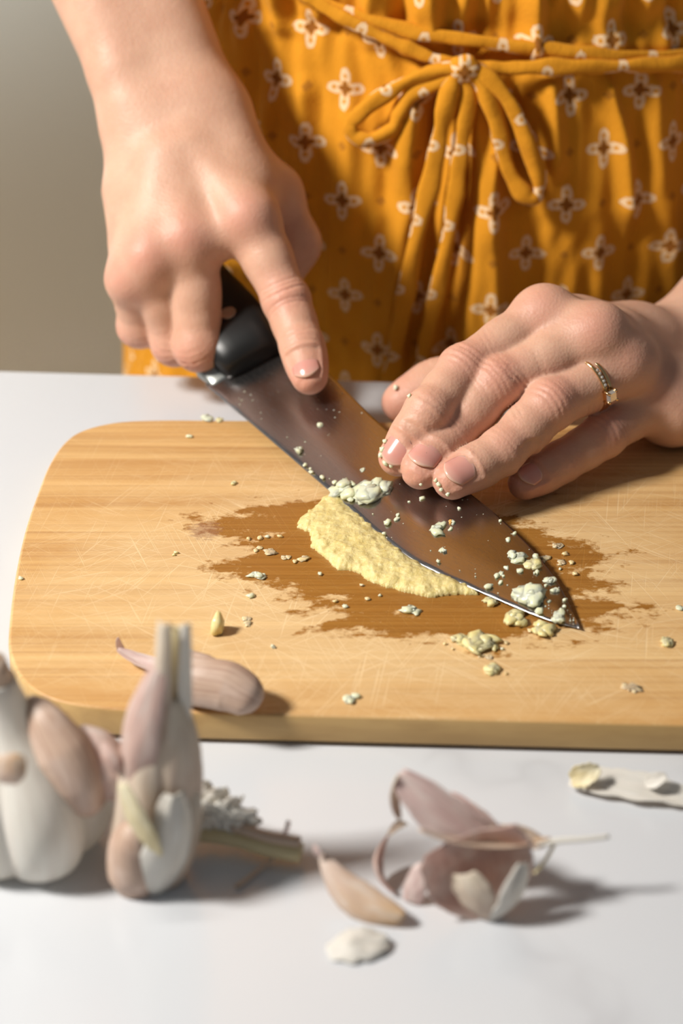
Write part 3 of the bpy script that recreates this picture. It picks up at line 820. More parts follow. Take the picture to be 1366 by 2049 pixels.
blob_mesh('knot', kp, .0062, 4, .25, 3, (1.05, .8, .95), 1.5, DRESS, bow, True)

# ------------------------------------------------------------------ rings on the left ring finger
def ring_set():
    a, b = np.array(lr[0]), np.array(lr[1]); bd_ = unit(b-a); c = a+(b-a)*.50
    dn = np.array(L_DORS); d_ = unit(dn-bd_*(dn@bd_)); lat = np.cross(bd_, d_)
    Rr = .0106
    def loop(name, off, tilt, r, parent, nn=64):
        pts = []
        for k in range(nn+1):
            t = 2*math.pi*k/nn
            pts.append(c+bd_*(off+tilt*math.cos(t))+Rr*(math.cos(t)*d_*1.0+math.sin(t)*lat))
        path = np.array(pts); T = np.gradient(path, axis=0); V = []
        nv = 10
        for i in range(nn):
            tt = unit(path[(i+1) % nn]-path[i-1]); o_ = unit(path[i]-c-bd_*((path[i]-c)@bd_)); w_ = np.cross(tt, o_)
            for j in range(nv):
                an = 2*math.pi*j/nv; V.append(path[i]+r*(math.cos(an)*w_*1.15+math.sin(an)*o_*.8))
        F = grid_faces(nn, nv, True)+[((nn-1)*nv+j, (nn-1)*nv+(j+1) % nv, (j+1) % nv, j) for j in range(nv)]
        return link(name, mesh_np(name, V, F), GOLD, parent)
    r1 = loop('wedding_band', -.0012, 0, .00080, person); tag(r1, 'plain gold wedding band')
    r2 = loop('engagement_ring', .0009, .0006, .00075, person); tag(r2, 'gold ring with a square clear stone')
    # shoulders set with tiny stones, square head and claws
    hd = unit(d_*.72+lat*HEAD_SIDE); h0 = c+bd_*.0012+hd*(Rr+.0006); up_ = hd; sd = np.cross(bd_, hd)
    def boxm(name, cen, ex, ey, ez, hx, hy, hz, mat, parent, taper=1.0):
        V = []
        for z in (-1, 1):
            for y in (-1, 1):
                for x in (-1, 1):
                    k = taper if z > 0 else 1.0
                    V.append(cen+ex*hx*x*k+ey*hy*y*k+ez*hz*z)
        F = [(0, 2, 3, 1), (4, 5, 7, 6), (0, 1, 5, 4), (2, 6, 7, 3), (0, 4, 6, 2), (1, 3, 7, 5)]
        return link(name, mesh_np(name, V, F), mat, parent, False)
    boxm('setting', h0+up_*.0008, bd_, sd, up_, .0019, .0019, .0011, GOLD, r2, 1.1)
    boxm('stone', h0+up_*.0025, bd_, sd, up_, .0021, .0021, .0008, GEM, r2, .72)
    for sx in (-1, 1):
        for sy in (-1, 1):
            q = h0+bd_*.0020*sx+sd*.0020*sy
            tube('claw', [q, q+up_*.0022, q+up_*.0034-bd_*.0003*sx-sd*.0003*sy], [.0005, .00048, .00055], 8, 1, bd_, GOLD, r2)
    for k in range(5):
        t_ = -(.34+.14*k)*HEAD_SGN+math.atan2(HEAD_SIDE, .72)
        q = c+bd_*.0012+(Rr+.0008)*(math.cos(t_)*d_+math.sin(t_)*lat)
        blob_mesh('pave_stone', q, .00062, k, 0, 2, (1, 1, 1), 1, GEM, r2)
HEAD_SIDE = -1.05; HEAD_SGN = -1
ring_set()

# ------------------------------------------------------------------ chef's knife
def knife():
    E_px = [(410, 770, .0185), (455, 808, .0172), (500, 846, .0160), (600, 932, .0146), (690, 1010, .0138), (800, 1104, .0132), (880, 1150, .0130), (950, 1181, .0130), (1010, 1207, .0130), (1060, 1228, .0130), (1110, 1246, .0130), (1160, 1258, .0131)]
    S_px = [(562, 699, .0300), (608, 722, .0292), (655, 748, .0284), (708, 800, .0268), (760, 850, .0255), (850, 922, .0232), (905, 965, .0218), (945, 995, .0208), (1000, 1040, .0192), (1058, 1096, .0172), (1112, 1164, .0150), (1161, 1257, .0136)]
    E = catmull([at_z(*p) for p in E_px], 90); Sp = catmull([at_z(*p) for p in S_px], 90)
    fr = np.array([0, .009, .05, .12, .25, .34, .42, .6, .8, .97, 1.0])       # across the blade: edge, bevel, grind line, spine
    th = np.array([.00005, .00022, .0004, .0006, .0009, .0011, .00125, .0016, .0019, .0021, .00195])/2
    crown = np.array([0, .0002, .0003, .0004, .0006, .00075, .0006, .00035, .0002, 0, 0])
    n, m = len(E), len(fr); V = []; UV = []
    for side in (1, -1):
        for i in range(n):
            ax = unit(E[min(i+1, n-1)]-E[max(i-1, 0)]); w = Sp[i]-E[i]; W_ = np.linalg.norm(w)
            nrm = np.cross(ax, w/max(W_, 1e-6)); nrm = unit(nrm); nrm = nrm if nrm[2] > 0 else -nrm
            if W_ < .001: nrm = np.array((0, 0, 1.))
            sc = min(1, W_/.02)
            wave = .00012*math.sin(i*.9)+.0001*math.sin(i*2.3)
            for j in range(m):
                V.append(E[i]+w*fr[j]+nrm*((th[j]+(crown[j] if side > 0 else 0))*sc*side)+(nrm*wave if j == 0 else 0))
                UV.append((i/n, fr[j]))
    F = []; off = n*m; mi = []
    for i in range(n-1):
        for j in range(m-1):
            a = (i*m+j, (i+1)*m+j, (i+1)*m+j+1, i*m+j+1); F.append(a[::-1]); F.append(tuple(q+off for q in a))
            mi += [1 if j == 0 else 0]*2
        F.append((i*m, (i+1)*m, (i+1)*m+off, i*m+off)); F.append((i*m+m-1+off, (i+1)*m+m-1+off, (i+1)*m+m-1, i*m+m-1)); mi += [1, 0]
    for i in (0, n-1):
        for j in range(m-1): F.append((i*m+j, i*m+j+1, i*m+j+1+off, i*m+j+off)); mi.append(0)
    root = empty('chef_knife', tuple((E[0]+Sp[0])/2))
    org = (E[0]+Sp[0])/2
    tag(root, 'large wide steel kitchen knife with a black riveted handle, lying flat on the board', 'knife')
    me = mesh_np('blade', np.array(V)-org, F); set_uv(me, UV)
    me.materials.append(STEEL); me.materials.append(EDGE_STEEL)
    for p, k in zip(me.polygons, mi): p.material_index = k
    bm = bmesh.new(); bm.from_mesh(me); bmesh.ops.recalc_face_normals(bm, faces=bm.faces); bm.to_mesh(me); bm.free()
    link('blade', me, None, root)
    # handle frame: h runs from the heel to the butt, w across (edge side -> spine side), u up
    h = unit(np.array((-.43, .87, .19))); w = Sp[0]-E[0]; w = unit(w-h*(w@h)); u = np.cross(w, h); u = u if u[2] > 0 else -u
    def sweep(name, st, mat, parent, nv=28, pw=3.2):
        V = []
        for t, cw, hw, hu, cu in st:
            for j in range(nv):
                a = 2*math.pi*j/nv; c_, s_ = math.cos(a), math.sin(a)
                k = (abs(c_)**pw+abs(s_)**pw)**(-1/pw)
                V.append(h*t+w*(cw+hw*k*c_)+u*(cu+hu*k*s_))
        F = grid_faces(len(st), nv, True)+[tuple(range(nv))[::-1], tuple(range((len(st)-1)*nv, len(st)*nv))]
        me = mesh_np(name, V, F); bm = bmesh.new(); bm.from_mesh(me); bmesh.ops.recalc_face_normals(bm, faces=bm.faces); bm.to_mesh(me); bm.free()
        return link(name, me, mat, parent)
    b0 = w*.003
    sweep('bolster', [(-.003, -.004, .0105, .0008, 0), (-.001, -.004, .0112, .0014, .0003), (.003, -.004, .0124, .0028, .0008), (.0075, -.004, .0136, .0055, .002), (.0095, -.003, .0135, .0060, .002)], BOLSTER, root)
    H = [(-.0045, .004, .0105, .0034, .0048), (-.0035, .004, .0120, .0056, .0044), (.000, .003, .0130, .0078, .0038), (.004, .002, .0138, .0090, .0035), (.010, .001, .0144, .0096, .0030), (.024, .001, .0140, .0094, .003), (.040, 0, .0132, .0094, .004), (.060, -.001, .0130, .0092, .004),
         (.080, -.003, .0140, .0090, .003), (.092, -.005, .0150, .0088, .002), (.098, -.006, .0140, .0080, .002), (.1005, -.006, .0110, .0055, .002)]
    H = [(t, cw+min(.0032, max(0, t+.004)*.25), hw+min(.0014, max(0, t+.004)*.1), hu, cu+min(.0025, max(0, t+.004)*.2)) for t, cw, hw, hu, cu in H]
    hd = sweep('handle', H, HANDLE, root)
    for t in (.016, .046, .076):
        hu = np.interp(t, [q[0] for q in H], [q[3]+q[4] for q in H])
        c_ = h*t+w*.0055+u*(hu+.00005)
        me = bpy.data.meshes.new('rivet'); bm = bmesh.new()
        bmesh.ops.create_cone(bm, cap_ends=True, segments=24, radius1=.0034, radius2=.0032, depth=.0008); bm.to_mesh(me); bm.free()
        r = link('rivet', me, RIVET, hd, False); M = Matrix((w, h, u)).transposed().to_4x4(); M.translation = Vector(c_); r.matrix_local = M
    return root, E, Sp, org
knife_root, KE, KS, KORG = knife()

# ------------------------------------------------------------------ garlic: paste, pieces, skins, bulbs
def flat_poly(px, z): return np.array([at_z(x, y, z)[:2] for x, y in px])
def inside_poly(P, X, Y):
    r = np.zeros(X.shape, bool); n = len(P)
    for i in range(n):
        (x1, y1), (x2, y2) = P[i], P[(i+1) % n]
        c = ((y1 > Y) != (y2 > Y)); r ^= c & (X < (x2-x1)*(Y-y1)/(y2-y1+1e-12)+x1)
    return r
def seg_dist(P, X, Y):
    d = np.full(X.shape, 1e9); n = len(P)
    for i in range(n):
        a, b = P[i], P[(i+1) % n]; ab = b-a; L = ab@ab+1e-12
        t = np.clip(((X-a[0])*ab[0]+(Y-a[1])*ab[1])/L, 0, 1)
        d = np.minimum(d, np.hypot(X-a[0]-t*ab[0], Y-a[1]-t*ab[1]))
    return d
def make_paste():
    px = [(655, 985), (628, 1012), (598, 1036), (593, 1052), (618, 1062), (622, 1092), (650, 1112), (672, 1140), (705, 1136), (735, 1158), (775, 1172), (820, 1184), (858, 1192), (905, 1188), (958, 1186),
          (935, 1168), (870, 1142), (800, 1098), (735, 1040), (690, 1000)]
    P = flat_poly(px, BOARD_Z+.001)
    hx = np.arange(P[:, 0].min()-.004, P[:, 0].max()+.004, .00042); hy = np.arange(P[:, 1].min()-.004, P[:, 1].max()+.004, .00042)
    X, Y = np.meshgrid(hx, hy)
    d = seg_dist(P, X, Y); sd = np.where(inside_poly(P, X, Y), d, -d)
    N = np.array([noise.noise(Vector((x*230, y*230, 2.0))) for x, y in zip(X.ravel(), Y.ravel())]).reshape(X.shape)
    N2 = np.array([noise.noise(Vector((x*620, y*620, 5.0))) for x, y in zip(X.ravel(), Y.ravel())]).reshape(X.shape)
    cellv = np.array([noise.voronoi(Vector((x*520, y*620, 1.0)))[0][0] for x, y in zip(X.ravel(), Y.ravel())]).reshape(X.shape)
    sd = sd+.0010*N+.0004*N2
    h = .0028*(1-np.exp(-np.clip(sd, 0, 1)/.0022))+.0004
    h = h*(1+.25*N)+.00016*(.5-cellv)+.00030*N2
    # lower towards the blade side so the steel lies over it
    m = sd > 0
    idx = np.full(X.shape, -1); idx[m] = np.arange(m.sum())
    V = np.stack([X[m], Y[m], BOARD_Z+np.maximum(h[m], .0002)], -1)
    q = m[:-1, :-1] & m[1:, :-1] & m[:-1, 1:] & m[1:, 1:]
    F = np.stack([idx[:-1, :-1][q], idx[:-1, 1:][q], idx[1:, 1:][q], idx[1:, :-1][q]], -1)
    # skirt down to the board
    ec = {}
    for f in F:
        for k in range(4): ec[(f[k], f[(k+1) % 4])] = 1
    V2 = V.copy(); V2[:, 2] = BOARD_Z-.0003
    used = [(a, b) for a, b in ec if (b, a) not in ec]
    F = list(map(tuple, F))+[(b, a, a+len(V), b+len(V)) for a, b in used]
    me = mesh_np('garlic_paste', np.concatenate([V, V2]), F)
    bm = bmesh.new(); bm.from_mesh(me); bmesh.ops.delete(bm, geom=[v for v in bm.verts if not v.link_faces], context='VERTS'); bm.to_mesh(me); bm.free()
    o = link('garlic_paste', me, PASTE)
    tag(o, 'mound of mashed yellow garlic paste along the knife edge', 'garlic', kind='stuff')
make_paste()

# ---- points on the blade's upper face
KG = [(KE[i]+(KS[i]-KE[i])*f) for i in range(90) for f in np.linspace(.03, .97, 40)]
KG = np.array(KG)
def project(p):
    v = p-CAM; s, c = math.sin(PITCH), math.cos(PITCH)
    f = v@np.array((0, c, -s)); return np.stack([IMG_W/2+FPX*v[..., 0]/f, IMG_H/2-FPX*(v@np.array((0, s, c)))/f], -1)
KP = project(KG)
KNRM = unit(np.cross(KE[60]-KE[10], KS[30]-KE[30])); KNRM = KNRM if KNRM[2] > 0 else -KNRM
def on_blade(px, py): return KG[np.argmin(np.hypot(KP[:, 0]-px, KP[:, 1]-py))]+KNRM*.0009

prng = random.Random(11)
def lump_bm(bm, c, r, sc, seed, sub=2, amp=.45):
    n0 = len(bm.verts); R_ = Matrix.Rotation(seed*2.399, 3, 'Z')
    t = bmesh.ops.create_icosphere(bm, subdivisions=sub, radius=1)
    for v in t['verts']:
        n = noise.noise(v.co*1.3+Vector((seed*3.71, seed*1.3, seed*.91))); n2 = noise.noise(v.co*2.9+Vector((seed, 7, seed)))+.5*noise.cell(v.co*2.2+Vector((seed, seed, 3)))
        q = Vector((v.co.x*sc[0], v.co.y*sc[1], v.co.z*sc[2]))*r*max(.25, 1+amp*1.3*n+amp*.6*n2)
        v.co = R_ @ q+Vector(c)
def piece(name, p, w, h, label, group, mat, seed, nl=None, thick=None, up=(0, 0, 1), cat='garlic piece'):
    """minced garlic lump resting at p; w, h: width and depth of its footprint in metres"""
    rnd = random.Random(seed); bm = bmesh.new()
    nl = nl or max(1, min(14, int(w/.0013)))
    th = thick or min(.0036, .26*(w+h)/2+.0006)
    if nl == 1: lump_bm(bm, (0, 0, th*.42), 1, (w*.5, h*.5, th*.5), seed, 2)
    else:
        for k in range(nl):
            a = rnd.random()*6.28; rr = math.sqrt(rnd.random())*.68
            x, y = math.cos(a)*rr*w*.5, math.sin(a)*rr*h*.5
            s_ = rnd.uniform(.20, .42)*max(.5, 1-rr*.45)
            zt = th*rnd.uniform(.55, 1.1)*(1-.5*rr)
            lump_bm(bm, (x, y, zt*.42), 1, (w*s_, h*s_*rnd.uniform(.8, 1.2), zt*.55), seed+k*1.7, 2, .5)
    for v in bm.verts: v.co.z = max(v.co.z, -.0002)
    me = bpy.data.meshes.new(name); bm.to_mesh(me); bm.free()
    o = link(name, me, mat); o.location = p
    o.rotation_euler = Vector(up).to_track_quat('Z', 'Y').to_euler()
    tag(o, label, cat, group); return o
MM = lambda px, y=1100: px/(5.43*(1+(y-1024)/2500))/1000
GB = 'minced garlic on the knife blade'; GW = 'minced garlic on the cutting board'
blade_bits = [  # px, py, w, h(px of picture), label, material
    (692, 984, 62, 40, 'left lump of the pale garlic pile at the middle of the knife blade', FLESH_PALE), (752, 990, 80, 52, 'largest pale garlic lump on the blade, below the pressed fingertips', FLESH_PALE),
    (597, 905, 24, 20, 'pale garlic bit alone on the blade towards the heel', FLESH_PALE), (622, 946, 17, 12, 'small garlic bit at the cutting edge above the pale pile', FLESH_PALE),
    (723, 942, 17, 10, 'small garlic bit just left of the pressed index fingertip', FLESH_PALE), (882, 1070, 34, 34, 'upright pale garlic chip in the middle of the blade', FLESH_PALE),
    (914, 1049, 22, 14, 'garlic bit touching the orange crumb on the blade', FLESH_PALE), (886, 1105, 26, 12, 'thin garlic sliver below the upright chip on the blade', FLESH_PALE),
    (1032, 1117, 44, 26, 'pale garlic lump near the spine, uppermost in the tip group', FLESH_PALE), (1066, 1139, 40, 24, 'yellowish garlic flake near the spine above the knife tip', FLESH),
    (1072, 1154, 16, 14, 'small white bit under the yellowish flake near the knife tip', FLESH_PALE), (1101, 1167, 30, 20, 'pale garlic chip on the spine edge near the knife tip', FLESH_PALE),
    (1114, 1187, 22, 20, 'square garlic chip on the spine edge nearest the knife tip', FLESH_PALE), (1008, 1153, 20, 16, 'small triangular garlic bit between the tip lumps', FLESH_PALE),
    (980, 1180, 22, 16, 'clear garlic bit near the cutting edge behind the big tip lump', FLESH_PALE), (1060, 1198, 72, 42, 'biggest garlic lump beside the knife tip', FLESH_PALE),
    (1114, 1242, 32, 24, 'pale garlic lump overlapping the cutting edge at the knife tip', FLESH_PALE)]
for i, (x, y, w, h, lab, mt) in enumerate(blade_bits):
    piece('garlic_piece', on_blade(x, y), MM(w, y), MM(h*1.5, y), lab, GB, mt, 20+i, up=KNRM)
piece('garlic_crumb', on_blade(904, 1052), MM(18), MM(20), 'orange brown crumb on the middle of the knife blade', GB, simple('orange_crumb', (.70, .36, .10), .5), 77, 2, up=KNRM, cat='garlic crumb')
small_b = [(644, 857, 11), (651, 963, 10), (777, 1051, 14), (790, 1043, 10), (797, 1046, 8), (1070, 1120, 13), (1015, 1085, 10), (1030, 1067, 8), (1040, 1147, 12), (1012, 1140, 10), (996, 1157, 11), (1005, 1168, 9),
           (1128, 1205, 8), (1098, 1209, 8), (1122, 1226, 8), (1078, 1230, 16), (846, 1003, 10), (824, 1012, 6), (920, 1022, 7), (800, 1035, 8), (610, 935, 8), (757, 1077, 8), (880, 1128, 8), (1003, 1044, 6), (700, 1002, 12), (712, 998, 14), (1132, 1218, 7), (1093, 1178, 7), (905, 1064, 9), (667, 970, 9)]
for i, (x, y, w) in enumerate(small_b):
    piece('garlic_crumb', on_blade(x, y), MM(w, y), MM(w*1.3, y), 'tiny pale garlic crumb stuck on the %s of the knife blade' % ('heel half' if x < 720 else 'middle' if x < 960 else 'tip third'), 'tiny crumbs on the %s of the knife blade' % ('heel half' if x < 720 else 'middle' if x < 960 else 'tip third'), FLESH_PALE, 120+i, 1, up=KNRM, cat='garlic crumb')
board_bits = [
    (978, 1203, 40, 22, 'yellow garlic bit under the cutting edge, farthest from the tip', FLESH), (1036, 1231, 62, 34, 'ragged yellow garlic lump under the cutting edge near the tip', FLESH),
    (1088, 1254, 62, 30, 'yellow garlic lump on the board just below the knife tip', FLESH), (955, 1283, 100, 34, 'widest flat garlic clump on the board below the blade', FLESH),
    (914, 1274, 38, 28, 'garlic clump joining the left end of the widest flat clump', FLESH), (985, 1336, 38, 24, 'pale garlic lump below the widest flat clump on the board', FLESH),
    (970, 1312, 36, 12, 'thin garlic smear between the flat clump and the pale lump', FLESH_CLEAR), (822, 1219, 44, 18, 'whitish garlic sliver on the wet wood below the paste', FLESH_PALE),
    (728, 1170, 16, 14, 'small glassy garlic bit at the lower edge of the paste', FLESH_CLEAR), (511, 1152, 40, 15, 'flat whitish garlic flake left of the paste on dry wood', FLESH_PALE),
    (502, 1192, 14, 10, 'tiny whitish bit below the flat flake left of the paste', FLESH_PALE), (436, 1254, 42, 46, 'large upright yellow garlic chunk near the pink clove skin', FLESH),
    (494, 1238, 40, 22, 'low clear garlic bit right of the upright yellow chunk', FLESH_CLEAR), (350, 1107, 18, 9, 'small garlic flake on the left half of the board', FLESH),
    (463, 965, 18, 10, 'small garlic flake between the knife heel and the dark stain', FLESH), (378, 873, 10, 8, 'tiny crumb near the back edge of the board', FLESH_PALE),
    (545, 1295, 18, 10, 'tiny whitish bit right of the pink clove skin', FLESH_PALE), (704, 1394, 32, 20, 'white garlic bit near the front edge of the board', FLESH_PALE),
    (1335, 1281, 36, 24, 'yellowish garlic bit at the right side of the board', FLESH), (1268, 1372, 50, 16, 'flat brownish garlic smear near the front right of the board', FLESH_CLEAR),
    (1360, 1216, 18, 12, 'whitish garlic bit on the board above the yellowish right bit', FLESH_PALE), (42, 1157, 9, 7, 'tiny white bead on the far left of the board', FLESH_PALE),
    (412, 834, 34, 16, 'pale garlic bit on the rear edge of the board by the heel', FLESH_PALE), (441, 839, 22, 10, 'smaller yellow bit on the rear edge beside the knife heel', FLESH),
    (545, 1100, 30, 24, 'largest of the glassy wet bits left of the paste', FLESH_CLEAR), (515, 1097, 20, 14, 'leftmost glassy wet bit left of the paste', FLESH_CLEAR),
    (573, 1113, 22, 14, 'glassy wet bit between the largest one and the paste', FLESH_CLEAR), (606, 1116, 24, 16, 'glassy wet bit touching the left end of the paste', FLESH_CLEAR),
    (1092, 1116, 24, 20, 'glassy wet bit beside the spine near the knife tip', FLESH_CLEAR), (1118, 1123, 30, 14, 'flat wet bit right of the spine near the knife tip', FLESH_CLEAR),
    (1143, 1125, 12, 9, 'round wet crumb farthest right of the knife spine', FLESH_CLEAR), (1108, 1089, 34, 14, 'wet garlic smear behind the spine near the knife tip', FLESH_CLEAR)]
for i, (x, y, w, h, lab, mt) in enumerate(board_bits):
    nlx = 1 if (x, y) == (436, 1254) else None; th = .0085 if nlx else (.0009 if mt is FLESH_CLEAR else None)
    piece('garlic_piece', at_z(x, y+h*.25, BOARD_Z), MM(w, y), MM(h*1.7 if th is None or th < .002 else 24, y), lab, GW, mt, 220+i, nl=nlx, thick=th)
tiny = [(528, 1152), (497, 1080), (520, 1078), (535, 1076), (560, 1075), (745, 1150), (760, 1193), (670, 1205), (735, 1200), (690, 1215), (905, 1300), (890, 1290), (1005, 1300), (1012, 1288), (1060, 1264), (1120, 1140), (1130, 1110), (1150, 1150), (640, 1150), (590, 1125), (1012, 1350), (985, 1350)]
for i, (x, y) in enumerate(tiny):
    w = prng.uniform(5, 11)
    piece('garlic_crumb', at_z(x, y, BOARD_Z), MM(w, y), MM(w*1.3, y), 'tiny garlic crumb lying on the board %s' % (q := 'left of the paste' if x < 660 and y < 1160 else 'near the knife tip' if x > 880 else 'just below the paste'), 'tiny crumbs on the board '+q, FLESH_CLEAR if i % 3 else FLESH_PALE, 320+i, 1, cat='garlic crumb')
def specks():
    bm = bmesh.new()
    for k in range(190):
        i = prng.randrange(8, 88); f = prng.uniform(.04, .95)
        p = KE[i]+(KS[i]-KE[i])*f+KNRM*.0010
        lump_bm(bm, p, prng.uniform(.00016, .00042), (1, 1, .6), k, 1, .2)
    me = bpy.data.meshes.new('garlic_specks'); bm.to_mesh(me); bm.free()
    o = link('garlic_specks', me, FLESH_PALE); tag(o, 'fine garlic specks and juice drops spattered over the knife blade', 'garlic specks', kind='stuff')
specks()
# crumbs sticking to the fingertips
tree_v = BV
def on_skin(px, py):
    pp = project(tree_v); m = np.hypot(pp[:, 0]-px, pp[:, 1]-py) < 5
    if not m.any(): m = np.hypot(pp[:, 0]-px, pp[:, 1]-py) < 14
    if not m.any(): return at_z(px, py, .03)
    c = tree_v[m]; return c[np.argmin(np.linalg.norm(c-CAM, axis=1))]
for i, (x, y, w) in enumerate([(768, 886, 9), (762, 900, 11), (758, 912, 10), (768, 928, 12), (780, 936, 9), (873, 972, 9), (868, 960, 8), (880, 984, 9), (894, 994, 8), (852, 905, 8), (842, 972, 6), (815, 790, 8)]):
    piece('garlic_crumb', on_skin(x, y), MM(w, y), MM(w, y), 'tiny garlic crumb stuck to a left fingertip pressing the blade', 'tiny crumbs on the fingertips', FLESH_PALE, 420+i, 1, thick=MM(w, y)*.8, up=(-.3, -.6, .7), cat='garlic crumb')
piece('garlic_piece', on_skin(793, 775), MM(16), MM(16), 'garlic bit on top of the left thumb', None, FLESH_PALE, 450, 2, thick=.0022)

# ---- papery skins
def petal(name, base, tip, width, mat, parent=None, up=(0, -.4, 1), cup=.7, sag=.1, nu=26, nv=17, a0=.18, a1=.12, peak=.45, rag=.03, seed=0, thick=.00028, twist=0.0, wave=.03, loc=None, bend=0.0):
    """thin curved sheet from base to tip; cup = half angle of its cross curve (edges towards up), sag bends it along up"""
    base, tip = np.array(base, float), np.array(tip, float); L = np.linalg.norm(tip-base); ex = (tip-base)/L
    ez = np.array(up, float); ez = unit(ez-ex*(ez@ex)); ey = np.cross(ez, ex)
    org = base if loc is None else np.array(loc)
    V, UV = [], []
    for i in range(nu):
        u = i/(nu-1)
        s = (math.sin(math.pi*min(u/(2*peak), .5)) if u < peak else math.sin(math.pi*(.5+.5*(u-peak)/(1-peak))))
        ends = a0*(1-u)+a1*u
        hw = width/2*max(ends, min(1, s**.75*(1-ends)+ends))
        tw = twist*(u-.5)
        for j in range(nv):
            v = j/(nv-1)*2-1
            hv = hw*(1+rag*noise.noise(Vector((u*9, math.copysign(3, v), seed*5.1)))*3)
            uu = u+rag*.8*noise.noise(Vector((v*4, seed*2.3, 8)))*(u > .85)
            if abs(cup) > 1e-3: y = hv*math.sin(cup*v)/cup; z = hv*(1-math.cos(cup*v))/cup
            else: y, z = hv*v, 0
            y, z = y*math.cos(tw)-z*math.sin(tw), y*math.sin(tw)+z*math.cos(tw)
            y += bend*L*4*u*(1-u); z += sag*L*4*u*(1-u)+wave*width*noise.noise(Vector((u*4, v*2.2, seed*3.3)))
            V.append(base+ex*uu*L+ey*y+ez*z-org); UV.append((u, v*.5+.5))
    me = mesh_np(name, V, grid_faces(nu, nv)); set_uv(me, UV)
    o = link(name, me, mat, parent)
    if parent is None: o.location = org
    m = o.modifiers.new('paper', 'SOLIDIFY'); m.thickness = thick; m.offset = 0
    return o
def skin_at(x, y, Y): return at_y(x, y, Y)
def lathe(name, prof, mat, parent, lobes=0, depth=0, lean=(0, 0), nv=96, phase=0, wob=.02, seed=1):
    """prof: (z, r, lobe amount)"""
    P = catmull([np.array(p, float) for p in prof], 60); V, UV = [], []
    H = P[-1][0]
    for i, (z, r, la) in enumerate(P):
        for j in range(nv):
            a = 2*math.pi*j/nv
            k = abs(math.cos((a+phase)*lobes/2))**.75 if lobes else 1
            rr = r*(1-la*depth*(1-k))*(1+wob*noise.noise(Vector((math.cos(a)*2, math.sin(a)*2, z*60+seed))))
            q = max(z, 0)/H
            V.append((rr*math.cos(a)+lean[0]*q*q, rr*math.sin(a)+lean[1]*q*q, max(z, 0)-.0018*la*k*(1 if i < 8 else 0)*0)); UV.append((q, j/nv*2.0))
    F = grid_faces(len(P), nv, True)+[tuple(range(nv))[::-1], tuple(range((len(P)-1)*nv, len(P)*nv))]
    me = mesh_np(name, V, F); set_uv(me, UV); return link(name, me, mat, parent)
def clove(name, path, rad, mat, parent, org, flat=.9, n=40):
    P = catmull([np.array(p)-org for p in path], n); R_ = np.interp(np.linspace(0, 1, n), np.linspace(0, 1, len(rad)), rad)
    # rounded ends
    t = np.linspace(0, 1, n); R_ = R_*np.minimum(1, np.sqrt(np.clip(t/.10, 0.02, 1)))*np.minimum(1, np.sqrt(np.clip((1-t)/.10, .02, 1)))
    T = np.gradient(P, axis=0); V, UV = [], []; nv = 24
    for i in range(n):
        tt = unit(T[i]); u = np.array((0, -.6, .8)); u = unit(u-tt*(u@tt)); b = np.cross(tt, u)
        for j in range(nv):
            a = 2*math.pi*j/nv; ridge = 1+.05*math.cos(3*a)
            V.append(P[i]+R_[i]*ridge*(math.cos(a)*b+math.sin(a)*u*flat)); UV.append((1-t[i], j/nv*1.5))
    F = grid_faces(n, nv, True)+[tuple(range(nv))[::-1], tuple(range((n-1)*nv, n*nv))]
    me = mesh_np(name, V, F); set_uv(me, UV); return link(name, me, mat, parent)

# whole bulb, front left
def bulb():
    c = at_z(58, 1692, 0); root = empty('garlic_bulb', tuple(c)); tag(root, 'large white garlic bulb with lobed cloves and a cut neck, at the front left', 'garlic bulb')
    lathe('bulb_skin', [(-.001, .012, 1), (.0005, .0185, 1), (.004, .0228, 1), (.011, .0256, 1), (.020, .0258, 1), (.029, .0225, .9), (.037, .0165, .6), (.044, .0110, .3), (.050, .0085, .1), (.056, .0072, 0), (.060, .0068, 0)],
          WHITE_SKIN, root, 5, .22, (-.0065, .001), phase=1.065)
    tube('neck', [np.array((-.0058, .001, .056)), np.array((-.0067, .001, .061)), np.array((-.0075, .001, .0655))], [.0062, .0058, .0054], 20, 1, (0, 1, 0), BEIGE, root)
    tube('stem_core', [np.array((-.0073, .001, .064)), np.array((-.0077, .001, .0668))], [.003, .0028], 16, 1, (0, 1, 0), STRAW, root)
    clove('clove', [at_y(60, 1392, -.176), at_y(104, 1462, -.183), at_y(152, 1545, -.188), at_y(182, 1632, -.189)], [.0028, .0060, .0084, .0078, .005], CLOVE, root, c)
    clove('clove', [at_y(140, 1470, -.178), at_y(190, 1500, -.182), at_y(222, 1545, -.185), at_y(235, 1600, -.187)], [.004, .0068, .0078, .005], PINK, root, c)
    pw = petal('skin_tear', at_y(-8, 1560, -.2115), at_y(48, 1515, -.2095), .010, TAN, root, up=(.1, 1, -.2), cup=.5, sag=-.12, seed=5)
    pw.data.transform(Matrix.Translation(Vector(at_y(-8, 1560, -.2115)-c)))
bulb()

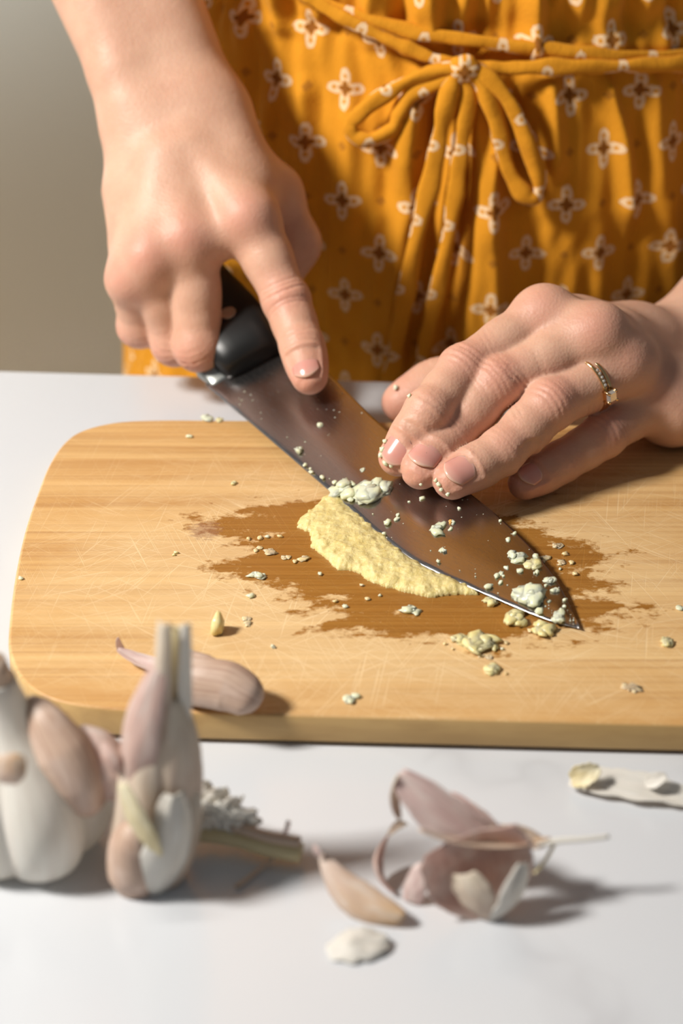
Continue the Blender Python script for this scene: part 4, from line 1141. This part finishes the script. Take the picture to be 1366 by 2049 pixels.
# opened husk with a tall stalk, right of the bulb
def husk():
    c = at_z(305, 1742, 0); root = empty('garlic_husk', tuple(c)); tag(root, 'opened garlic husk with a tall straw stalk, between the white bulb and the board', 'garlic husk')
    def P(x, y, dy): return at_y(x, y, c[1]+dy)-c
    lathe('husk_base', [(-.0005, .006, .6), (.0006, .0090, 1), (.004, .0112, 1), (.010, .0122, 1), (.020, .0115, 1), (.032, .0100, .8), (.044, .0085, .5), (.055, .0062, .2), (.064, .0042, 0), (.070, .0034, 0)],
          BEIGE, root, 5, .14, (.005, .002), phase=.4, seed=4, wob=.05)
    clove('clove', [P(282, 1640, -.0065)+c, P(264, 1690, -.0085)+c, P(266, 1745, -.009)+c, P(288, 1790, -.007)+c], [.0036, .0064, .0070, .0045], CLOVE, root, c)
    tube('stalk', [np.array((.002, .001, .045)), P(336, 1420, .003), P(340, 1340, .004), P(343, 1262, .005)], [.0034, .0031, .0028, .0027], 20, .85, (0, 1, 0), STRAW, root)
    def pt(name, a, b, w, mt, up, cup, sag, seed, **k):
        o = petal(name, a, b, w, mt, root, up=up, cup=cup, sag=sag, seed=seed, **k); o.data.transform(Matrix.Translation(Vector(a))); return o
    pt('sheath', P(322, 1530, -.002), P(326, 1246, -.001), .0062, BEIGE, (.3, 1, 0), 1.0, -.02, 1, a0=.8, a1=.75)
    pt('sheath', P(365, 1560, .000), P(374, 1250, .001), .0058, WHITE_SKIN, (-.6, 1, 0), 1.1, -.02, 2, a0=.8, a1=.6)
    pt('sheath', P(350, 1520, .006), P(352, 1252, .008), .0075, STRAW, (0, -1, 0), .9, -.02, 3, a0=.8, a1=.7)
    pt('husk_skin', P(262, 1600, -.004), P(318, 1330, -.001), .0150, PINK, (.7, 1, .1), .9, -.10, 4, a0=.7, a1=.25, peak=.35)
    pt('husk_skin', P(340, 1640, -.0085), P(342, 1400, -.002), .0165, BEIGE, (-.05, 1, .1), .95, -.05, 5, a0=.6, a1=.3, peak=.35)
    pt('husk_skin', P(382, 1660, .000), P(362, 1400, .001), .0130, BEIGE, (-1, .7, .1), .8, -.08, 6, a0=.6, a1=.3, peak=.35)
    pt('pale_skin_flap', P(305, 1804, -.0085), P(352, 1590, -.0100), .0195, WHITE_SKIN, (-.55, 1, 0), 1.0, -.13, 7, a0=.4, a1=.35)
    pt('pale_skin_flap', P(330, 1798, -.0065), P(388, 1570, -.0010), .0150, BEIGE, (-1, .6, 0), .9, -.13, 8, a0=.4, a1=.4)
    pt('yellow_skin_flap', P(318, 1712, -.0150), P(244, 1568, -.0125), .0085, STRAW, (.4, 1, .2), .6, -.08, 9, a0=.25, a1=.35)
    pt('brown_skin_edge', P(238, 1548, -.004), P(205, 1485, -.001), .0075, PINK, (.7, 1, 0), .8, -.15, 10)
husk()

# root plate with straw stick lying behind the husk
def root_plate():
    c = at_z(450, 1690, 0); root = empty('garlic_root_plate', tuple(c+np.array((.0015, .0035, 0)))); tag(root, 'white garlic root plate on a straw coloured stick, right of the opened husk', 'garlic root')
    def P(x, y, z): return at_z(x, y, z)-c
    tube('stick', catmull([P(372, 1680, .006), P(450, 1690, .0055), P(530, 1710, .005), P(592, 1722, .0045)], 24), [.0030]*12+[.0034]*12, 16, .8, (0, 0, 1), STRAW, root)
    tube('stick', catmull([P(455, 1668, .009), P(530, 1690, .0085), P(590, 1700, .008)], 18), .0020, 12, .7, (0, 0, 1), BEIGE, root)
    for k, (x, y, z, r, sc) in enumerate([(410, 1650, .010, .0055, (1.0, .8, 1.0)), (455, 1658, .009, .0052, (1.3, .8, .8))]):
        blob_mesh('root_lump', tuple(P(x, y, z)), r, 40+k, .6, 4, sc, 2.6, WHITE_SKIN, root, True)
    for k, (x0, y0, z0, x1, y1, z1, w, up) in enumerate([(395, 1660, .008, 388, 1575, .020, .0090, (.2, 1, .3)), (425, 1660, .008, 432, 1592, .019, .0085, (-.3, 1, .2)), (450, 1664, .008, 468, 1610, .0165, .0080, (-.4, .8, .4)),
            (405, 1668, .006, 402, 1615, .013, .0085, (.2, -1, .5)), (440, 1672, .006, 452, 1630, .012, .0080, (-.2, -1, .5)), (470, 1672, .006, 498, 1640, .011, .0060, (-.4, -.6, .6))]):
        a = P(x0, y0, z0)
        o = petal('root_flake', a, P(x1, y1, z1), w, WHITE_SKIN, root, up=up, cup=.7, sag=.12, seed=70+k, a0=.5, a1=.5, rag=.10, wave=.12); o.data.transform(Matrix.Translation(Vector(a)))
    tube('root_fibre', catmull([P(548, 1712, .003), P(556, 1690, .008), P(563, 1672, .012), P(566, 1660, .015)], 14), [.0007]*14, 8, 1, (0, 1, 0), MAUVE, root)
    tube('root_fibre', catmull([P(540, 1728, .003), P(510, 1752, .0015), P(480, 1776, .0012), P(462, 1790, .001)], 16), [.0009]*16, 8, .6, (0, 0, 1), BEIGE, root)
root_plate()

# loose skins on the marble
def skin_cluster():
    c = at_z(985, 1846, 0); root = empty('garlic_skin', tuple(c)); tag(root, 'largest pink garlic skin, several curled layers with a thin white stem', 'garlic skin')
    def P(x, y, Y): return at_y(x, y, Y)-c
    def pt(name, a, b, w, mt, up, cup, sag, seed, **k):
        o = petal(name, a, b, w, mt, root, up=up, cup=cup, sag=sag, seed=seed, **k); o.data.transform(Matrix.Translation(Vector(a))); return o
    B = P(985, 1845, -.2135)+np.array((0, 0, .0006))
    pt('skin_layer', P(985, 1838, -.212), P(935, 1668, -.205), .036, PINK, (.15, -1, .35), .75, -.16, 21, a0=.10, a1=.85, peak=.72)
    pt('pale_skin_layer', B, P(925, 1750, -.2135), .0125, BEIGE, (.3, 1, .2), .5, -.10, 22, a0=.2, a1=.6, peak=.7)
    pt('pale_skin_layer', B, P(1048, 1728, -.2110), .0110, WHITE_SKIN, (-.5, .8, .3), .7, -.15, 23, a0=.2, a1=.35, peak=.6)
    pt('brown_skin_rim', P(838, 1662, -.2075), P(1100, 1678, -.203), .0065, TAN, (0, .3, 1), .8, -.10, 24, a0=.35, a1=.2, peak=.4)
    pt('upper_skin_layer', P(985, 1690, -.200), P(800, 1548, -.192), .0155, MAUVE, (-.5, -.8, .3), .55, .05, 25, a0=.45, a1=.45, peak=.5)
    pt('upper_skin_layer', P(1015, 1690, -.198), P(900, 1590, -.189), .0105, MAUVE, (-.5, -.9, .3), .6, .05, 26, a0=.5, a1=.3)
    pt('upper_skin_layer', P(1090, 1690, -.199), P(960, 1672, -.198), .0080, BEIGE, (0, -.5, 1), .8, .08, 27, a0=.3, a1=.6)
    pt('clear_skin_edge', P(800, 1640, -.193), P(796, 1550, -.192), .0055, BEIGE, (1, -.6, 0), .7, -.15, 28, a0=.15, a1=.6)
    tube('stem', catmull([P(1075, 1688, -.201), P(1120, 1682, -.201), P(1170, 1679, -.201), P(1218, 1674, -.200)], 20), np.linspace(.0012, .0008, 20), 10, .8, (0, 0, 1), WHITE_SKIN, root)
    tube('stem_fibre', catmull([P(1108, 1690, -.202), P(1090, 1722, -.205), P(1068, 1748, -.208)], 12), .0006, 8, .6, (0, 0, 1), STRAW, root)
skin_cluster()
def loose(label, parts, name='garlic_skin', group='loose garlic skins on the marble'):
    """parts: list of (name, base, tip, width, mat, kwargs)"""
    nm, a, b, w, mt, k = parts[0]
    o = petal(name, a, b, w, mt, None, **k); tag(o, label, 'garlic skin', group)
    for nm, a2, b2, w2, mt2, k2 in parts[1:]:
        q = petal(nm, a2, b2, w2, mt2, o, loc=np.array(a), **k2)
    return o
loose('tan curved clove skin lying between the husk and the white flake', [('skin', at_z(640, 1712, .0130), at_z(806, 1838, .0035), .0125, TAN, dict(up=(-.35, -.75, .6), cup=-.9, sag=.06, seed=31, a0=.12, a1=.30, peak=.6, bend=-.12)),
      ('skin_tip', at_z(640, 1714, .0139), at_z(628, 1690, .0170), .0022, MAUVE, dict(up=(-.5, -.3, 1), cup=.5, sag=.1, seed=32, a0=.6, a1=.2))])
loose('small flat white garlic skin flake nearest the camera', [('skin', at_z(655, 1905, .0012), at_z(776, 1880, .0020), .0115, WHITE_SKIN, dict(up=(0, -.2, 1), cup=-.35, sag=.10, seed=33, a0=.35, a1=.35, peak=.5, rag=.08, wave=.06))])
loose('thin pink crescent of garlic skin left of the largest skin', [('skin', at_z(775, 1672, .0120), at_z(792, 1790, .0010), .0085, PINK, dict(up=(1, -.3, .1), cup=.8, sag=-.30, seed=34, a0=.15, a1=.2)),
      ('clear_tail', at_z(775, 1672, .0120), at_z(815, 1650, .0100), .0030, BEIGE, dict(up=(0, -.3, 1), cup=.5, sag=.2, seed=35))])
loose('small blunt pink skin flake between the crescent and the largest skin', [('skin', at_z(845, 1728, .0110), at_z(822, 1806, .0008), .0072, MAUVE, dict(up=(.5, 1, .4), cup=.5, sag=-.08, seed=36, a0=.35, a1=.7, peak=.6))])
loose('long clear white garlic skin at the right, close to the board', [('skin', at_z(1140, 1556, .0030), at_z(1420, 1606, .0020), .0105, WHITE_SKIN, dict(up=(0, -.5, 1), cup=.6, sag=.03, seed=37, a0=.7, a1=.4, peak=.3, rag=.08, wave=.10)),
      ('yellow_edge', at_z(1142, 1560, .0040), at_z(1200, 1538, .0090), .0080, STRAW, dict(up=(.4, -.5, .6), cup=.8, sag=.1, seed=38, a0=.5, a1=.4, rag=.08))])
loose('small white skin scrap standing on the long clear skin', [('skin', at_z(1290, 1570, .0050), at_z(1334, 1552, .0095), .0050, WHITE_SKIN, dict(up=(-.2, -.8, .8), cup=.5, sag=.1, seed=39, a0=.25, a1=.3))])
# clove skin on the board
def board_clove():
    c = at_z(420, 1385, BOARD_Z); root = empty('garlic_clove', tuple(c)); tag(root, 'pink garlic clove skin with a torn tail on the front of the board', 'garlic clove')
    Z = BOARD_Z
    clove('clove_skin', [at_z(330, 1352, Z+.0055), at_z(390, 1362, Z+.0078), at_z(455, 1372, Z+.0080), at_z(496, 1392, Z+.0060), at_z(512, 1402, Z+.0035)], [.0050, .0078, .0082, .0068, .0030], CLOVE, root, c)
    def pt(name, a, b, w, mt, up, cup, sag, seed, **k):
        o = petal(name, a-c, b-c, w, mt, root, up=up, cup=cup, sag=sag, seed=seed, **k); o.data.transform(Matrix.Translation(Vector(a-c))); return o
    pt('torn_tail', at_z(345, 1340, Z+.006), at_z(236, 1300, Z+.0055), .0060, MAUVE, (0, -.5, 1), .9, -.10, 51, a0=.8, a1=.25, peak=.2)
    pt('torn_tail', at_z(250, 1312, Z+.001), at_z(234, 1278, Z+.009), .0030, MAUVE, (.6, -.5, .2), .6, -.1, 52, a0=.3, a1=.5)
    pt('white_skin_lining', at_z(392, 1318, Z+.0080), at_z(352, 1316, Z+.0085), .0062, WHITE_SKIN, (0, -.6, 1), .4, .05, 53, a0=.6, a1=.6)
    pt('upper_skin_layer', at_z(440, 1340, Z+.0120), at_z(350, 1310, Z+.0130), .0085, CLOVE, (0, .4, -1), .6, -.05, 54, a0=.5, a1=.5)
    blob_mesh('clove_flesh', tuple(at_z(406, 1394, Z+.0018)-c), .0034, 61, .3, 3, (1.3, .7, .6), 1.5, FLESH, root)
board_clove()
